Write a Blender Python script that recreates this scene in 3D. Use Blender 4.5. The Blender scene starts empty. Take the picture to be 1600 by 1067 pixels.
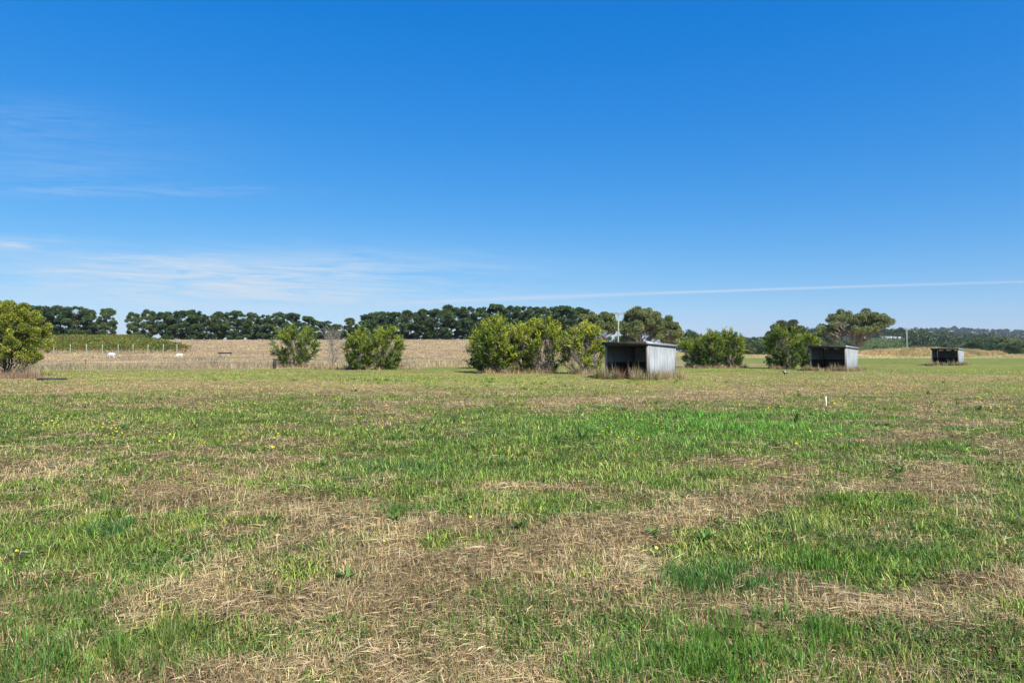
import bpy, math, random
import numpy as np
R = math.radians
rs = np.random.RandomState(7)
random.seed(7)
scn = bpy.context.scene
COL = scn.collection
F = 1067.0; HZ = 552.0; CAMH = 1.55          # focal length in photo pixels, horizon row, eye height

# ------------------------------------------------------------------ noise
def _hash(ix, iy, seed):
    h = (ix.astype(np.int64) * 374761393 + iy.astype(np.int64) * 668265263 + seed * 1442695041) & 0xFFFFFFFF
    h = ((h ^ (h >> 13)) * 1274126177) & 0xFFFFFFFF
    h = h ^ (h >> 16)
    return (h & 0xFFFFFF) / float(0xFFFFFF)
def vnoise(x, y, seed=0):
    x = np.asarray(x, float); y = np.asarray(y, float)
    ix = np.floor(x); iy = np.floor(y); fx = x - ix; fy = y - iy
    fx = fx * fx * (3 - 2 * fx); fy = fy * fy * (3 - 2 * fy)
    a = _hash(ix, iy, seed); b = _hash(ix + 1, iy, seed); c = _hash(ix, iy + 1, seed); d = _hash(ix + 1, iy + 1, seed)
    return (a * (1 - fx) + b * fx) * (1 - fy) + (c * (1 - fx) + d * fx) * fy
def fbm(x, y, scale, octv=3, seed=0):
    s = 0; amp = 1; tot = 0
    x = np.asarray(x, float) / scale; y = np.asarray(y, float) / scale
    for o in range(octv):
        s = s + amp * vnoise(x * 2 ** o + 17.3 * o, y * 2 ** o - 9.1 * o, seed + o); tot += amp; amp *= .55
    return s / tot
def sstep(x, a, b):
    t = np.clip((np.asarray(x, float) - a) / (b - a), 0, 1); return t * t * (3 - 2 * t)

# ------------------------------------------------------------------ terrain
def smooth_interp(d, xs, ys):
    # average of shifted linear interpolations: rounds the corners
    o = 0
    for k in (-.06, -.03, 0, .03, .06): o = o + np.interp(d * (1 + k), xs, ys)
    return o / 5
def meadow_edge(x, y):      # how far beyond the foot of the long grass (left and middle of the paddock)
    u = x / np.maximum(y, 1.0)
    px = u * F + 800
    return y - (59 + .027 * np.clip(px, -400, 900))
def terrain(x, y):
    x = np.asarray(x, float); y = np.asarray(y, float)
    d = np.hypot(x * .55, y); d = np.where(y < 0, np.abs(y) * .4, d)
    yy = np.where(y > 0, y, 0)
    L = smooth_interp(yy, [0, 82, 105, 130, 160, 190, 203, 212, 240, 330, 450, 6000], [0, 0, .55, 1.5, 3.4, 5.3, 5.65, 5.6, 4.7, 0, -4, -6])
    Rt = smooth_interp(yy, [0, 92, 140, 160, 185, 300, 420, 6000], [0, 0, .85, 1.1, 1.0, -4, -5, -6])
    w = 1 - sstep(x, 14, 50)
    z = L * w + Rt * (1 - w)
    u = x / np.maximum(y, 1.0)
    # wooded ridge, right
    wr = sstep(u, .27, .46) * (1 - .45 * sstep(u, .55, .75)) * (y > 0)
    z = z + wr * smooth_interp(yy, [0, 400, 440, 600, 700, 900, 1500, 6000], [0, 0, 6, 19, 22, 14, 6, 0])
    wf = sstep(u, .22, .40) * (.62 + .38 * sstep(u, .5, .66)) * (y > 0)
    z = z + wf * smooth_interp(yy, [0, 1400, 2300, 3000, 6000], [0, 0, 80, 66, 10]) * (.8 + .4 * fbm(x, y * .3, 600, 3, 5))
    z = z + .15 * (y > 500) * 0
    # low mound with long dry grass at the back of the paddock
    e = ((x - 92) / 17.0) ** 2 + ((y - 152) / 6.0) ** 2
    z = z + 1.15 * np.exp(-np.clip(e, 0, 40) ** 1.6 * 1.2)
    # small relief
    near = 1 - sstep(d, 30, 90)
    z = z + near * (.10 * (fbm(x, y, 6, 2, 11) - .5) + .09 * (fbm(x, y, 1.3, 3, 12) - .5) + .035 * (fbm(x, y, .28, 3, 13) - .5) + .07 * np.clip(fbm(x, y, .9, 2, 15) - .5, 0, 1))
    z = z + (1 - near) * .18 * (fbm(x, y, 22, 2, 14) - .5)
    return z
def tz(x, y): return float(terrain(np.array([x]), np.array([y]))[0])
def at(px, D): return (px - 800) / F * D, D
def dist(py): return CAMH * F / (py - HZ)

# (px, py, rx, ry, value): mown hay (-) and fresh grass (+) lying on the paddock
PATCH = [(640,955,210,52,-1.2),(600,1045,320,30,-1.1),(1120,968,90,48,-1.0),(790,757,115,8,-1.2),(500,795,190,20,-.7),(330,770,150,10,-.5),
 (1180,782,160,20,-1.1),(900,835,170,26,-.9),(740,880,150,22,-.9),(1480,768,60,14,-.7),(1420,685,60,6,-1.0),(1570,700,55,26,-.8),(1500,664,80,5,-.6),
 (1385,822,55,12,-.9),(1530,950,130,50,-.8),(1290,905,35,12,-.7),(350,900,170,36,-.6),(50,745,80,14,-.6),(360,832,70,10,-.6),(200,700,60,5,-.4),
 (960,815,160,14,-.6),(1220,1030,60,20,-.2),(310,1030,120,26,-.4),(230,930,90,16,-.5),(980,900,120,14,-.6),(1250,740,50,7,-.5),(1510,720,90,8,-.5),
 (1150,668,260,22,2.0),(1130,882,75,36,1.1),(1300,880,80,18,.9),(1350,792,70,11,1.1),(1500,868,90,14,.9),(150,835,90,22,.7),(300,655,300,26,.5),
 (600,722,150,22,.8),(850,700,220,26,.6),(1060,1042,110,26,.9),(1170,1000,70,28,1.0),(100,1040,90,34,.5),(830,792,120,8,1.0),(690,842,110,14,.7),
 (820,985,120,34,.55),(1440,1030,120,28,.35),(1560,628,60,7,.8),(150,650,150,14,.5),(420,760,90,10,.5),(1240,830,110,12,.8),(80,880,70,20,.5),
 (440,1000,90,22,.45),(1400,905,120,14,.4),(640,800,160,10,.4),(1460,745,60,7,.6),(1090,740,120,16,.6),(1330,720,120,12,.5),
 (500,607,420,10,-.8),(300,600,300,7,-.5),(900,622,280,12,-.6),(1180,606,300,9,-.5),(1300,588,250,5,-.4),(800,593,420,3.5,.8),(560,588,220,2.5,.5),(1300,577,400,2,.4),
 (1450,563,120,2.5,1.0),(1150,577,150,1.5,.8),(1560,575,60,4,.5),(1540,592,120,1.5,-.9),(1490,570,60,1.2,-.5),(90,592,70,4,.6),(40,590,50,7,-.9)]
PW = []
for (px, py, rx, ry, v) in PATCH:
    D = dist(py); x, y = at(px, D)
    PW.append((x, y, rx / F * D, max(.25, ry * D * D / (F * CAMH)), v, (px - 800) / F))
ROWS = []
for pl, wd, amp in (([(1750,680),(1600,705),(1420,758),(1190,782),(1000,812),(850,838),(700,890),(560,960),(330,1060)], .30, .55),
                    ([(-150,742),(0,745),(180,752),(330,772),(520,800),(660,812)], .32, .50), ([(1750,650),(1600,655),(1480,668),(1400,686),(1290,712),(1180,728)], .55, .55),
                    ([(1700,580),(1500,590),(1300,606),(1000,622),(700,628)], 1.6, .35), ([(1750,610),(1560,622),(1480,640),(1330,668)], .8, .35),
                    ([(500,745),(650,745),(790,757),(930,762)], .30, .45), ([(1700,900),(1500,915),(1300,960),(1150,985),(1000,1060)], .22, .35)):
    ROWS.append(([at(px, dist(py)) for px, py in pl], wd, amp))
def greenness(x, y):
    g = .60 + .85 * (fbm(x, y * .8, 3.6, 3, 21) - .5) + .9 * (fbm(x, y, .9, 3, 31) - .5) + 1.0 * (fbm(x, y, .30, 3, 33) - .5) + .35 * (fbm(x, y, 14, 2, 41) - .5)
    wob = 1.5 * (fbm(x, y, .8, 3, 51) - .5); wob2 = 1.5 * (fbm(x, y, 1.1, 3, 61) - .5)
    for (cx, cy, rx, ry, v, u) in PW:
        dx = (x - cx - u * (y - cy)) / rx + wob; dy = (y - cy) / ry + wob2
        g = g + v * .36 * np.exp(-(dx * dx + dy * dy) * .9)
    for pl, wd, amp in ROWS:
        dmin = np.full(np.shape(x), 99.0)
        for (ax, ay), (bx, by) in zip(pl[:-1], pl[1:]):
            t = np.clip(((x - ax) * (bx - ax) + (y - ay) * (by - ay)) / ((bx - ax) ** 2 + (by - ay) ** 2), 0, 1)
            dmin = np.minimum(dmin, np.hypot(x - ax - t * (bx - ax), y - ay - t * (by - ay)))
        dd = dmin / wd + .8 * wob * (dmin < 4)
        g = g - amp * np.exp(-dd * dd) * np.clip(fbm(x, y, 2.4, 2, 57) * 2 - .35, .1, 1)
    return np.clip(g, 0, 1)
GREEN = np.array([.145, .225, .030]); GREEN2 = np.array([.30, .345, .068]); TEAL = np.array([.085, .165, .036])
STRAW = np.array([.585, .45, .23]); BROWN = np.array([.25, .175, .088]); PINK = np.array([.37, .28, .185])
def mixc(a, b, t): t = np.asarray(t)[..., None]; return a * (1 - t) + b * t
def lushness(x, y):
    cx, cy = at(1170, dist(660))
    return np.exp(-(((x - cx - .35 * (y - cy)) / 4.5) ** 2 + ((y - cy) / 4.0) ** 2))
def ground_color(x, y):
    g = greenness(x, y)
    d = y
    dry = mixc(BROWN, STRAW, np.clip(fbm(x, y, .5, 3, 71) * 1.5 - .35, 0, 1))
    gr = mixc(GREEN, GREEN2, np.clip(fbm(x, y, 2.5, 3, 81) * 1.6 - .3, 0, 1))
    gr = mixc(gr, np.array([.12, .25, .03]), lushness(x, y) * .8)
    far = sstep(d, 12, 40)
    c = mixc(dry * (.40 + .22 * far[..., None]), gr * (.34 + .42 * far[..., None]), np.clip((g - .5) * (1.9 - .9 * far) + .52, .05, .95))  # near ground darkened in colour for the shadow gaps between blades
    # reddish dry seed heads in the middle distance
    red = sstep(d, 20, 34) * (1 - sstep(d, 48, 62)) * np.clip(fbm(x, y, 7, 3, 91) * 2.2 - .72, 0, 1)
    c = mixc(c, np.array([.38, .30, .12]), red * .42)
    # long dry meadow beyond the fence, left
    me = meadow_edge(x, y)
    ml = sstep(me, -1, 1.5) * (1 - sstep(x, 20, 42)) * (y > 30)
    tone = mixc(PINK * .8, np.array([.34, .265, .15]), np.clip(fbm(x, y, 9, 3, 101) * 2 - .5, 0, 1))
    tone = mixc(tone, np.array([.16, .17, .075]), np.clip(fbm(x, y * 1.6, 12, 3, 111) * 2.2 - 1.0, 0, .7) * (1 - sstep(me, 25, 60)))
    c = mixc(c, tone, ml)
    # right back: pale straw strip, then the rough grass
    mr = (1 - ml) * sstep(d + 3 * (fbm(x, y, 8, 2, 121) - .5), 128, 133)
    c = mixc(c, mixc(np.array([.50, .39, .21]), np.array([.22, .24, .09]), sstep(d, 175, 230) * .8), mr)
    gg = (1 - ml) * sstep(d, 90, 100) * (1 - sstep(d, 122, 130)); c = mixc(c, np.array([.13, .175, .045]), gg * .55)
    # distant land: green slopes
    fr = sstep(d, 330, 400); c = mixc(c, np.array([.075, .105, .035]), fr)
    u = x / np.maximum(y, 1)
    fv = fr * sstep(u, .44, .47) * (1 - sstep(u, .60, .63)) * (1 - sstep(d, 590, 600)); c = mixc(c, np.array([.15, .19, .06]), fv)
    ff = sstep(d, 700, 760); c = mixc(c, np.array([.045, .065, .03]), ff)
    return c

# ------------------------------------------------------------------ mesh helpers
def make_mesh(name, verts, faces, mat, parent=None, colors=None, smooth=False, loc=None, origin=None):
    verts = np.asarray(verts, np.float32); faces = np.asarray(faces, np.int32)
    k = faces.shape[1]; n = len(faces)
    me = bpy.data.meshes.new(name)
    me.vertices.add(len(verts)); me.vertices.foreach_set('co', verts.ravel())
    me.loops.add(n * k); me.loops.foreach_set('vertex_index', faces.ravel())
    me.polygons.add(n); me.polygons.foreach_set('loop_start', np.arange(0, n * k, k, dtype=np.int32))
    me.polygons.foreach_set('loop_total', np.full(n, k, np.int32))
    if smooth: me.polygons.foreach_set('use_smooth', np.ones(n, bool))
    me.update(calc_edges=True)
    if colors is not None:
        c = np.ones((len(verts), 4), np.float32); c[:, :3] = colors
        a = me.color_attributes.new('Col', 'FLOAT_COLOR', 'POINT'); a.data.foreach_set('color', c.ravel())
    me.materials.append(mat)
    o = bpy.data.objects.new(name, me); COL.objects.link(o)
    if parent: o.parent = parent
    if loc is not None: o.location = loc
    return o
class Acc:
    """collects quads of one part"""
    def __init__(s): s.v = []; s.f = []; s.c = []; s.n = 0
    def add(s, v, f, c=(1, 1, 1)):
        v = np.asarray(v, float); f = np.asarray(f, int)
        if f.shape[1] == 3: f = np.concatenate([f, f[:, 2:3]], 1)
        s.v.append(v); s.f.append(f + s.n); s.n += len(v)
        c = np.asarray(c, float)
        if c.ndim == 1: c = np.tile(c, (len(v), 1))
        s.c.append(c)
    def box(s, a, b, c=(1, 1, 1), M=None):
        x0, y0, z0 = a; x1, y1, z1 = b
        v = np.array([[x0,y0,z0],[x1,y0,z0],[x1,y1,z0],[x0,y1,z0],[x0,y0,z1],[x1,y0,z1],[x1,y1,z1],[x0,y1,z1]], float)
        if M is not None: v = v @ M[0].T + M[1]
        s.add(v, [[0,3,2,1],[4,5,6,7],[0,1,5,4],[1,2,6,5],[2,3,7,6],[3,0,4,7]], c)
    def tube(s, pts, rad, n=6, c=(1, 1, 1), cap=True):
        pts = np.asarray(pts, float); m = len(pts); rad = np.broadcast_to(np.asarray(rad, float), (m,))
        t = np.gradient(pts, axis=0); t /= np.linalg.norm(t, axis=1)[:, None] + 1e-9
        ref = np.array([0., 0, 1]) if abs(t[0, 2]) < .8 else np.array([1., 0, 0])
        a = np.cross(t, ref); a /= np.linalg.norm(a, axis=1)[:, None] + 1e-9; b = np.cross(t, a)
        th = np.linspace(0, 2 * np.pi, n, endpoint=False)
        ring = pts[:, None] + rad[:, None, None] * (a[:, None] * np.cos(th)[None, :, None] + b[:, None] * np.sin(th)[None, :, None])
        v = ring.reshape(-1, 3); f = []
        for i in range(m - 1):
            for j in range(n): f.append([i*n+j, i*n+(j+1)%n, (i+1)*n+(j+1)%n, (i+1)*n+j])
        if cap:
            v = np.vstack([v, pts[0], pts[-1]]); 
            for j in range(n):
                f.append([m*n, j, (j+1) % n, (j+1) % n]) if False else None
            f = [q for q in f if q]
            for j in range(0, n - 2, 2):
                f.append([(m-1)*n, (m-1)*n+j+1, (m-1)*n+j+2, (m-1)*n+(j+3) % n if j + 3 <= n else (m-1)*n])
        s.add(v, f, c)
    def build(s, name, mat, parent=None, smooth=False, loc=None):
        v = np.vstack(s.v); f = np.vstack(s.f); c = np.vstack(s.c)
        tri = f[:, 2] == f[:, 3]
        me = bpy.data.meshes.new(name)
        if tri.any():
            faces = [tuple(q[:3]) if q[2] == q[3] else tuple(q) for q in f.tolist()]
            faces = [q for q in faces if len(set(q)) == len(q)]
            me.from_pydata(v.tolist(), [], faces); me.update()
            cc = np.ones((len(v), 4), np.float32); cc[:, :3] = c
            a = me.color_attributes.new('Col', 'FLOAT_COLOR', 'POINT'); a.data.foreach_set('color', cc.ravel())
            me.materials.append(mat)
            if smooth: me.polygons.foreach_set('use_smooth', np.ones(len(me.polygons), bool))
            o = bpy.data.objects.new(name, me); COL.objects.link(o)
            if parent: o.parent = parent
            if loc is not None: o.location = loc
            return o
        return make_mesh(name, v, f, mat, parent, c, smooth, loc)
def tag(o, label=None, cat=None, group=None, kind=None):
    if label: o['label'] = label
    if cat: o['category'] = cat
    if group: o['group'] = group
    if kind: o['kind'] = kind
    return o
def empty(name, loc=(0, 0, 0), rz=0, s=1):
    o = bpy.data.objects.new(name, None); COL.objects.link(o)
    o.location = loc; o.rotation_euler = (0, 0, rz); o.scale = (s, s, s); o.empty_display_size = .3
    return o
def copy_tree(o, parent=None):
    c = o.copy(); COL.objects.link(c)
    if parent: c.parent = parent
    for ch in [q for q in bpy.data.objects if q.parent == o]: copy_tree(ch, c)
    return c

# ------------------------------------------------------------------ materials
def new_mat(name):
    m = bpy.data.materials.new(name); m.use_nodes = True
    nt = m.node_tree; nt.nodes.clear()
    return m, nt, nt.nodes, nt.links
def leafy(name, trans=.3, rough=.55, gain=1.0, spec=.25):
    m, nt, N, L = new_mat(name)
    out = N.new('ShaderNodeOutputMaterial'); at_ = N.new('ShaderNodeAttribute'); at_.attribute_name = 'Col'
    p = N.new('ShaderNodeBsdfPrincipled'); p.inputs['Roughness'].default_value = rough; p.inputs['Specular IOR Level'].default_value = spec
    t = N.new('ShaderNodeBsdfTranslucent'); mx = N.new('ShaderNodeMixShader'); mx.inputs[0].default_value = trans
    g = N.new('ShaderNodeMix'); g.data_type = 'RGBA'; g.blend_type = 'MULTIPLY'; g.inputs[0].default_value = 1
    g.inputs[7].default_value = (gain, gain, gain, 1)
    L.new(at_.outputs['Color'], g.inputs[6]); L.new(g.outputs[2], p.inputs['Base Color']); L.new(g.outputs[2], t.inputs['Color'])
    L.new(p.outputs[0], mx.inputs[1]); L.new(t.outputs[0], mx.inputs[2]); L.new(mx.outputs[0], out.inputs[0])
    return m
def surf(name, col, col2=None, scale=5, rough=.8, metal=0, bump=.3, stretch=(1, 1, 1), detail=6, fac=(.35, .65)):
    m, nt, N, L = new_mat(name)
    out = N.new('ShaderNodeOutputMaterial'); p = N.new('ShaderNodeBsdfPrincipled')
    p.inputs['Roughness'].default_value = rough; p.inputs['Metallic'].default_value = metal
    tc = N.new('ShaderNodeTexCoord'); mp = N.new('ShaderNodeMapping'); mp.inputs['Scale'].default_value = stretch
    nz = N.new('ShaderNodeTexNoise'); nz.inputs['Scale'].default_value = scale; nz.inputs['Detail'].default_value = detail
    cr = N.new('ShaderNodeValToRGB'); cr.color_ramp.elements[0].position = fac[0]; cr.color_ramp.elements[1].position = fac[1]
    cr.color_ramp.elements[0].color = (*col, 1); cr.color_ramp.elements[1].color = (*(col2 or col), 1)
    b = N.new('ShaderNodeBump'); b.inputs['Strength'].default_value = bump; b.inputs['Distance'].default_value = .02
    L.new(tc.outputs['Object'], mp.inputs[0]); L.new(mp.outputs[0], nz.inputs[0]); L.new(nz.outputs[0], cr.inputs[0])
    L.new(cr.outputs[0], p.inputs['Base Color']); L.new(nz.outputs[0], b.inputs['Height']); L.new(b.outputs[0], p.inputs['Normal'])
    L.new(p.outputs[0], out.inputs[0])
    return m
M_blade = leafy('grass_blades', .32, .5, 1.0, .3)
M_dry = leafy('dry_blades', .22, .65, 1.0, .2)
M_leaf = leafy('leaves', .28, .5, 1.0, .3)
M_needle = leafy('needles', .12, .6, 1.0, .2)
M_bark = surf('grey_bark', (.13, .105, .08), (.24, .20, .165), 6, .9, 0, .6, (1, 1, .2))
M_barkd = surf('dark_bark', (.05, .04, .032), (.11, .09, .07), 4, .9, 0, .6, (1, 1, .2))
M_gumbark = surf('gum_bark', (.17, .14, .11), (.36, .31, .26), 3, .8, 0, .4, (1, 1, .3))
M_twig = surf('dead_twigs', (.22, .18, .145), (.36, .31, .27), 5, .9)
M_wood = surf('weathered_wood', (.20, .165, .13), (.34, .29, .235), 5, .9, 0, .5, (4, 4, .6))
M_darkwood = surf('dark_stained_boards', (.022, .018, .014), (.06, .045, .033), 4, .9, 0, .4, (1, 1, 6))
M_pole = surf('treated_pole', (.24, .28, .20), (.34, .37, .28), 4, .85, 0, .3, (2, 2, .3))
M_tape = surf('faded_tape', (.42, .40, .34), (.56, .54, .48), 8, .7)
M_white = surf('white_paint', (.72, .72, .70), (.82, .82, .80), 8, .5)
M_black = surf('black_rubber', (.012, .012, .012), (.03, .03, .03), 6, .7)
M_wool = surf('wool', (.70, .68, .63), (.84, .83, .80), 14, .95, 0, .8)
M_glassdark = surf('dark_pane', (.02, .025, .03), (.03, .04, .05), 3, .15, 0, 0)
M_cream = surf('cream_wall', (.62, .60, .55), (.74, .72, .68), 3, .8)
M_roofw = surf('pale_metal_roof', (.66, .68, .70), (.78, .80, .82), 3, .45, .0)

def galv(name, dark=1.0, metal=.15):
    m, nt, N, L = new_mat(name)
    out = N.new('ShaderNodeOutputMaterial'); p = N.new('ShaderNodeBsdfPrincipled')
    p.inputs['Roughness'].default_value = .5; p.inputs['Metallic'].default_value = metal
    tc = N.new('ShaderNodeTexCoord'); mp = N.new('ShaderNodeMapping'); mp.inputs['Scale'].default_value = (3, 3, .5)
    n1 = N.new('ShaderNodeTexNoise'); n1.inputs['Scale'].default_value = 2.2; n1.inputs['Detail'].default_value = 8
    n2 = N.new('ShaderNodeTexNoise'); n2.inputs['Scale'].default_value = .9; n2.inputs['Detail'].default_value = 4
    cr = N.new('ShaderNodeValToRGB'); e = cr.color_ramp.elements
    e[0].position = .3; e[0].color = (.27 * dark, .295 * dark, .30 * dark, 1); e[1].position = .7; e[1].color = (.44 * dark, .475 * dark, .485 * dark, 1)
    mx = N.new('ShaderNodeMix'); mx.data_type = 'RGBA'; mx.blend_type = 'MULTIPLY'; mx.inputs[0].default_value = .5
    cr2 = N.new('ShaderNodeValToRGB'); cr2.color_ramp.elements[0].position = .35; cr2.color_ramp.elements[1].position = .6
    cr2.color_ramp.elements[0].color = (.55, .52, .48, 1); cr2.color_ramp.elements[1].color = (1, 1, 1, 1)
    # mud splash and rust on the foot of the sheets
    sp = N.new('ShaderNodeSeparateXYZ'); mr = N.new('ShaderNodeMapRange'); mr.inputs[1].default_value = .1; mr.inputs[2].default_value = .75; mr.inputs[3].default_value = .75; mr.inputs[4].default_value = 0
    mm = N.new('ShaderNodeMath'); mm.operation = 'MULTIPLY'
    m3 = N.new('ShaderNodeMix'); m3.data_type = 'RGBA'; m3.inputs[7].default_value = (.30 * dark, .25 * dark, .19 * dark, 1)
    L.new(tc.outputs['Object'], mp.inputs[0]); L.new(mp.outputs[0], n1.inputs[0]); L.new(tc.outputs['Object'], n2.inputs[0])
    L.new(n1.outputs[0], cr.inputs[0]); L.new(n2.outputs[0], cr2.inputs[0]); L.new(cr.outputs[0], mx.inputs[6]); L.new(cr2.outputs[0], mx.inputs[7])
    L.new(tc.outputs['Object'], sp.inputs[0]); L.new(sp.outputs[2], mr.inputs[0]); L.new(mr.outputs[0], mm.inputs[0]); L.new(n1.outputs[0], mm.inputs[1])
    L.new(mm.outputs[0], m3.inputs[0]); L.new(mx.outputs[2], m3.inputs[6]); L.new(m3.outputs[2], p.inputs['Base Color'])
    L.new(p.outputs[0], out.inputs[0])
    return m
M_galv = galv('galvanised_sheet', .8)
M_galvold = galv('dull_galvanised_sheet', .6, .2)

def ground_mat():
    m, nt, N, L = new_mat('paddock_ground')
    out = N.new('ShaderNodeOutputMaterial'); p = N.new('ShaderNodeBsdfPrincipled'); p.inputs['Roughness'].default_value = .95
    p.inputs['Specular IOR Level'].default_value = .1
    a = N.new('ShaderNodeAttribute'); a.attribute_name = 'Col'
    geo = N.new('ShaderNodeNewGeometry')
    ns = []
    for sc, dt in ((28, 6), (2.6, 6), (.35, 4)):
        n = N.new('ShaderNodeTexNoise'); n.inputs['Scale'].default_value = sc; n.inputs['Detail'].default_value = dt; n.inputs['Roughness'].default_value = .7
        L.new(geo.outputs['Position'], n.inputs[0]); ns.append(n)
    cur = a.outputs['Color']
    for n, lo, hi, f in ((ns[0], (.45,.43,.40,1), (1.5,1.48,1.4,1), .9), (ns[1], (.62,.66,.6,1), (1.4,1.34,1.3,1), .8), (ns[2], (.82,.86,.84,1), (1.18,1.14,1.1,1), .8)):
        cr = N.new('ShaderNodeValToRGB'); cr.color_ramp.elements[0].position = .32; cr.color_ramp.elements[1].position = .68
        cr.color_ramp.elements[0].color = lo; cr.color_ramp.elements[1].color = hi
        mx = N.new('ShaderNodeMix'); mx.data_type = 'RGBA'; mx.blend_type = 'MULTIPLY'; mx.inputs[0].default_value = f
        L.new(n.outputs[0], cr.inputs[0]); L.new(cur, mx.inputs[6]); L.new(cr.outputs[0], mx.inputs[7]); cur = mx.outputs[2]
    L.new(cur, p.inputs['Base Color'])
    b = N.new('ShaderNodeBump'); b.inputs['Strength'].default_value = .9; b.inputs['Distance'].default_value = .03
    b2 = N.new('ShaderNodeBump'); b2.inputs['Strength'].default_value = .6; b2.inputs['Distance'].default_value = .25
    L.new(ns[1].outputs[0], b2.inputs['Height']); L.new(ns[0].outputs[0], b.inputs['Height']); L.new(b2.outputs[0], b.inputs['Normal']); L.new(b.outputs[0], p.inputs['Normal'])
    L.new(p.outputs[0], out.inputs[0])
    return m
M_ground = ground_mat()

# ------------------------------------------------------------------ ground sheet
def build_ground():
    front = np.linspace(R(50), R(130), 420)
    rest = np.linspace(R(130), R(410), 60)[1:-1]
    th = np.concatenate([front, rest]); nt_ = len(th)
    rr = np.concatenate([[.05], np.geomspace(.6, 4600, 640)]); nr = len(rr)
    X = rr[:, None] * np.cos(th)[None]; Y = rr[:, None] * np.sin(th)[None]
    Z = terrain(X, Y); C = ground_color(X, Y)
    v = np.stack([X, Y, Z], -1).reshape(-1, 3)
    i = np.arange(nr - 1)[:, None] * nt_; j = np.arange(nt_)[None]; j2 = (j + 1) % nt_
    f = np.stack([i + j, i + nt_ + j, i + nt_ + j2, i + j2], -1).reshape(-1, 4)
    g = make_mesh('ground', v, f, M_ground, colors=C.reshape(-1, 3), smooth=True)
    tag(g, kind='structure')
build_ground()

# ------------------------------------------------------------------ grass
def blades(base, L, W, k, az, col, tipcol=None, sag=0):
    """3-triangle blades; k = lean 0..1"""
    n = len(base); r = rs
    ld = np.stack([np.cos(az), np.sin(az), np.zeros(n)], 1)
    wa = az + np.pi / 2 + r.normal(0, .5, n)
    wd = np.stack([np.cos(wa), np.sin(wa), r.normal(0, .25, n)], 1) * (W / 2)[:, None]
    up = np.array([0, 0, 1.])
    mid = base + ld * (L * k * .42)[:, None] + up * (L * .56 * np.sqrt(np.maximum(0, 1 - .5 * k * k)))[:, None]
    tip = base + ld * (L * k)[:, None] + up * (L * np.sqrt(np.maximum(.0, 1 - k * k)) - sag)[:, None]
    v = np.stack([base - wd, base + wd, mid - wd * .8, mid + wd * .8, tip], 1).reshape(-1, 3)
    o = (np.arange(n) * 5)[:, None]
    f = np.stack([o + [[0, 1, 3]], o + [[0, 3, 2]], o + [[2, 3, 4]]], 1).reshape(-1, 3)
    if tipcol is None: tipcol = col
    c = np.stack([col, col, (col + tipcol) / 2, (col + tipcol) / 2, tipcol], 1).reshape(-1, 3)
    return v, f, c
def lying(base, L, W, az, lift, col):
    """thin lying straws, slightly bowed"""
    n = len(base)
    ld = np.stack([np.cos(az), np.sin(az), rs.normal(0, .12, n)], 1)
    wd = np.stack([-np.sin(az), np.cos(az), rs.normal(0, .6, n)], 1) * (W / 2)[:, None]
    up = np.zeros((n, 3)); up[:, 2] = lift
    bow = np.stack([-np.sin(az), np.cos(az), np.zeros(n)], 1) * (rs.normal(0, .08, n) * L)[:, None]
    a = base - ld * (L / 2)[:, None] + up * .6; b = base + up + bow; c_ = base + ld * (L / 2)[:, None] + up * rs.uniform(.2, 1.5, n)[:, None]
    v = np.stack([a, b - wd, b + wd, c_], 1).reshape(-1, 3)
    o = (np.arange(n) * 4)[:, None]
    f = np.stack([o + [[0, 1, 2]], o + [[1, 3, 2]]], 1).reshape(-1, 3)
    return v, f, np.repeat(col, 4, 0)
def sample_field(n, d0, d1, p):
    # density ~ D^-p ; pdf(D) ~ D^(1-p)
    e = 2 - p; t = rs.rand(n)
    D = (d0 ** e + t * (d1 ** e - d0 ** e)) ** (1 / e)
    u = rs.uniform(-.92, .92, n)
    return u * D, D
def jit(c, s): return np.clip(c * np.exp(rs.normal(0, s, (len(c), 1))) * np.exp(rs.normal(0, s * .35, (len(c), 3))), 0, .9)

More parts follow.
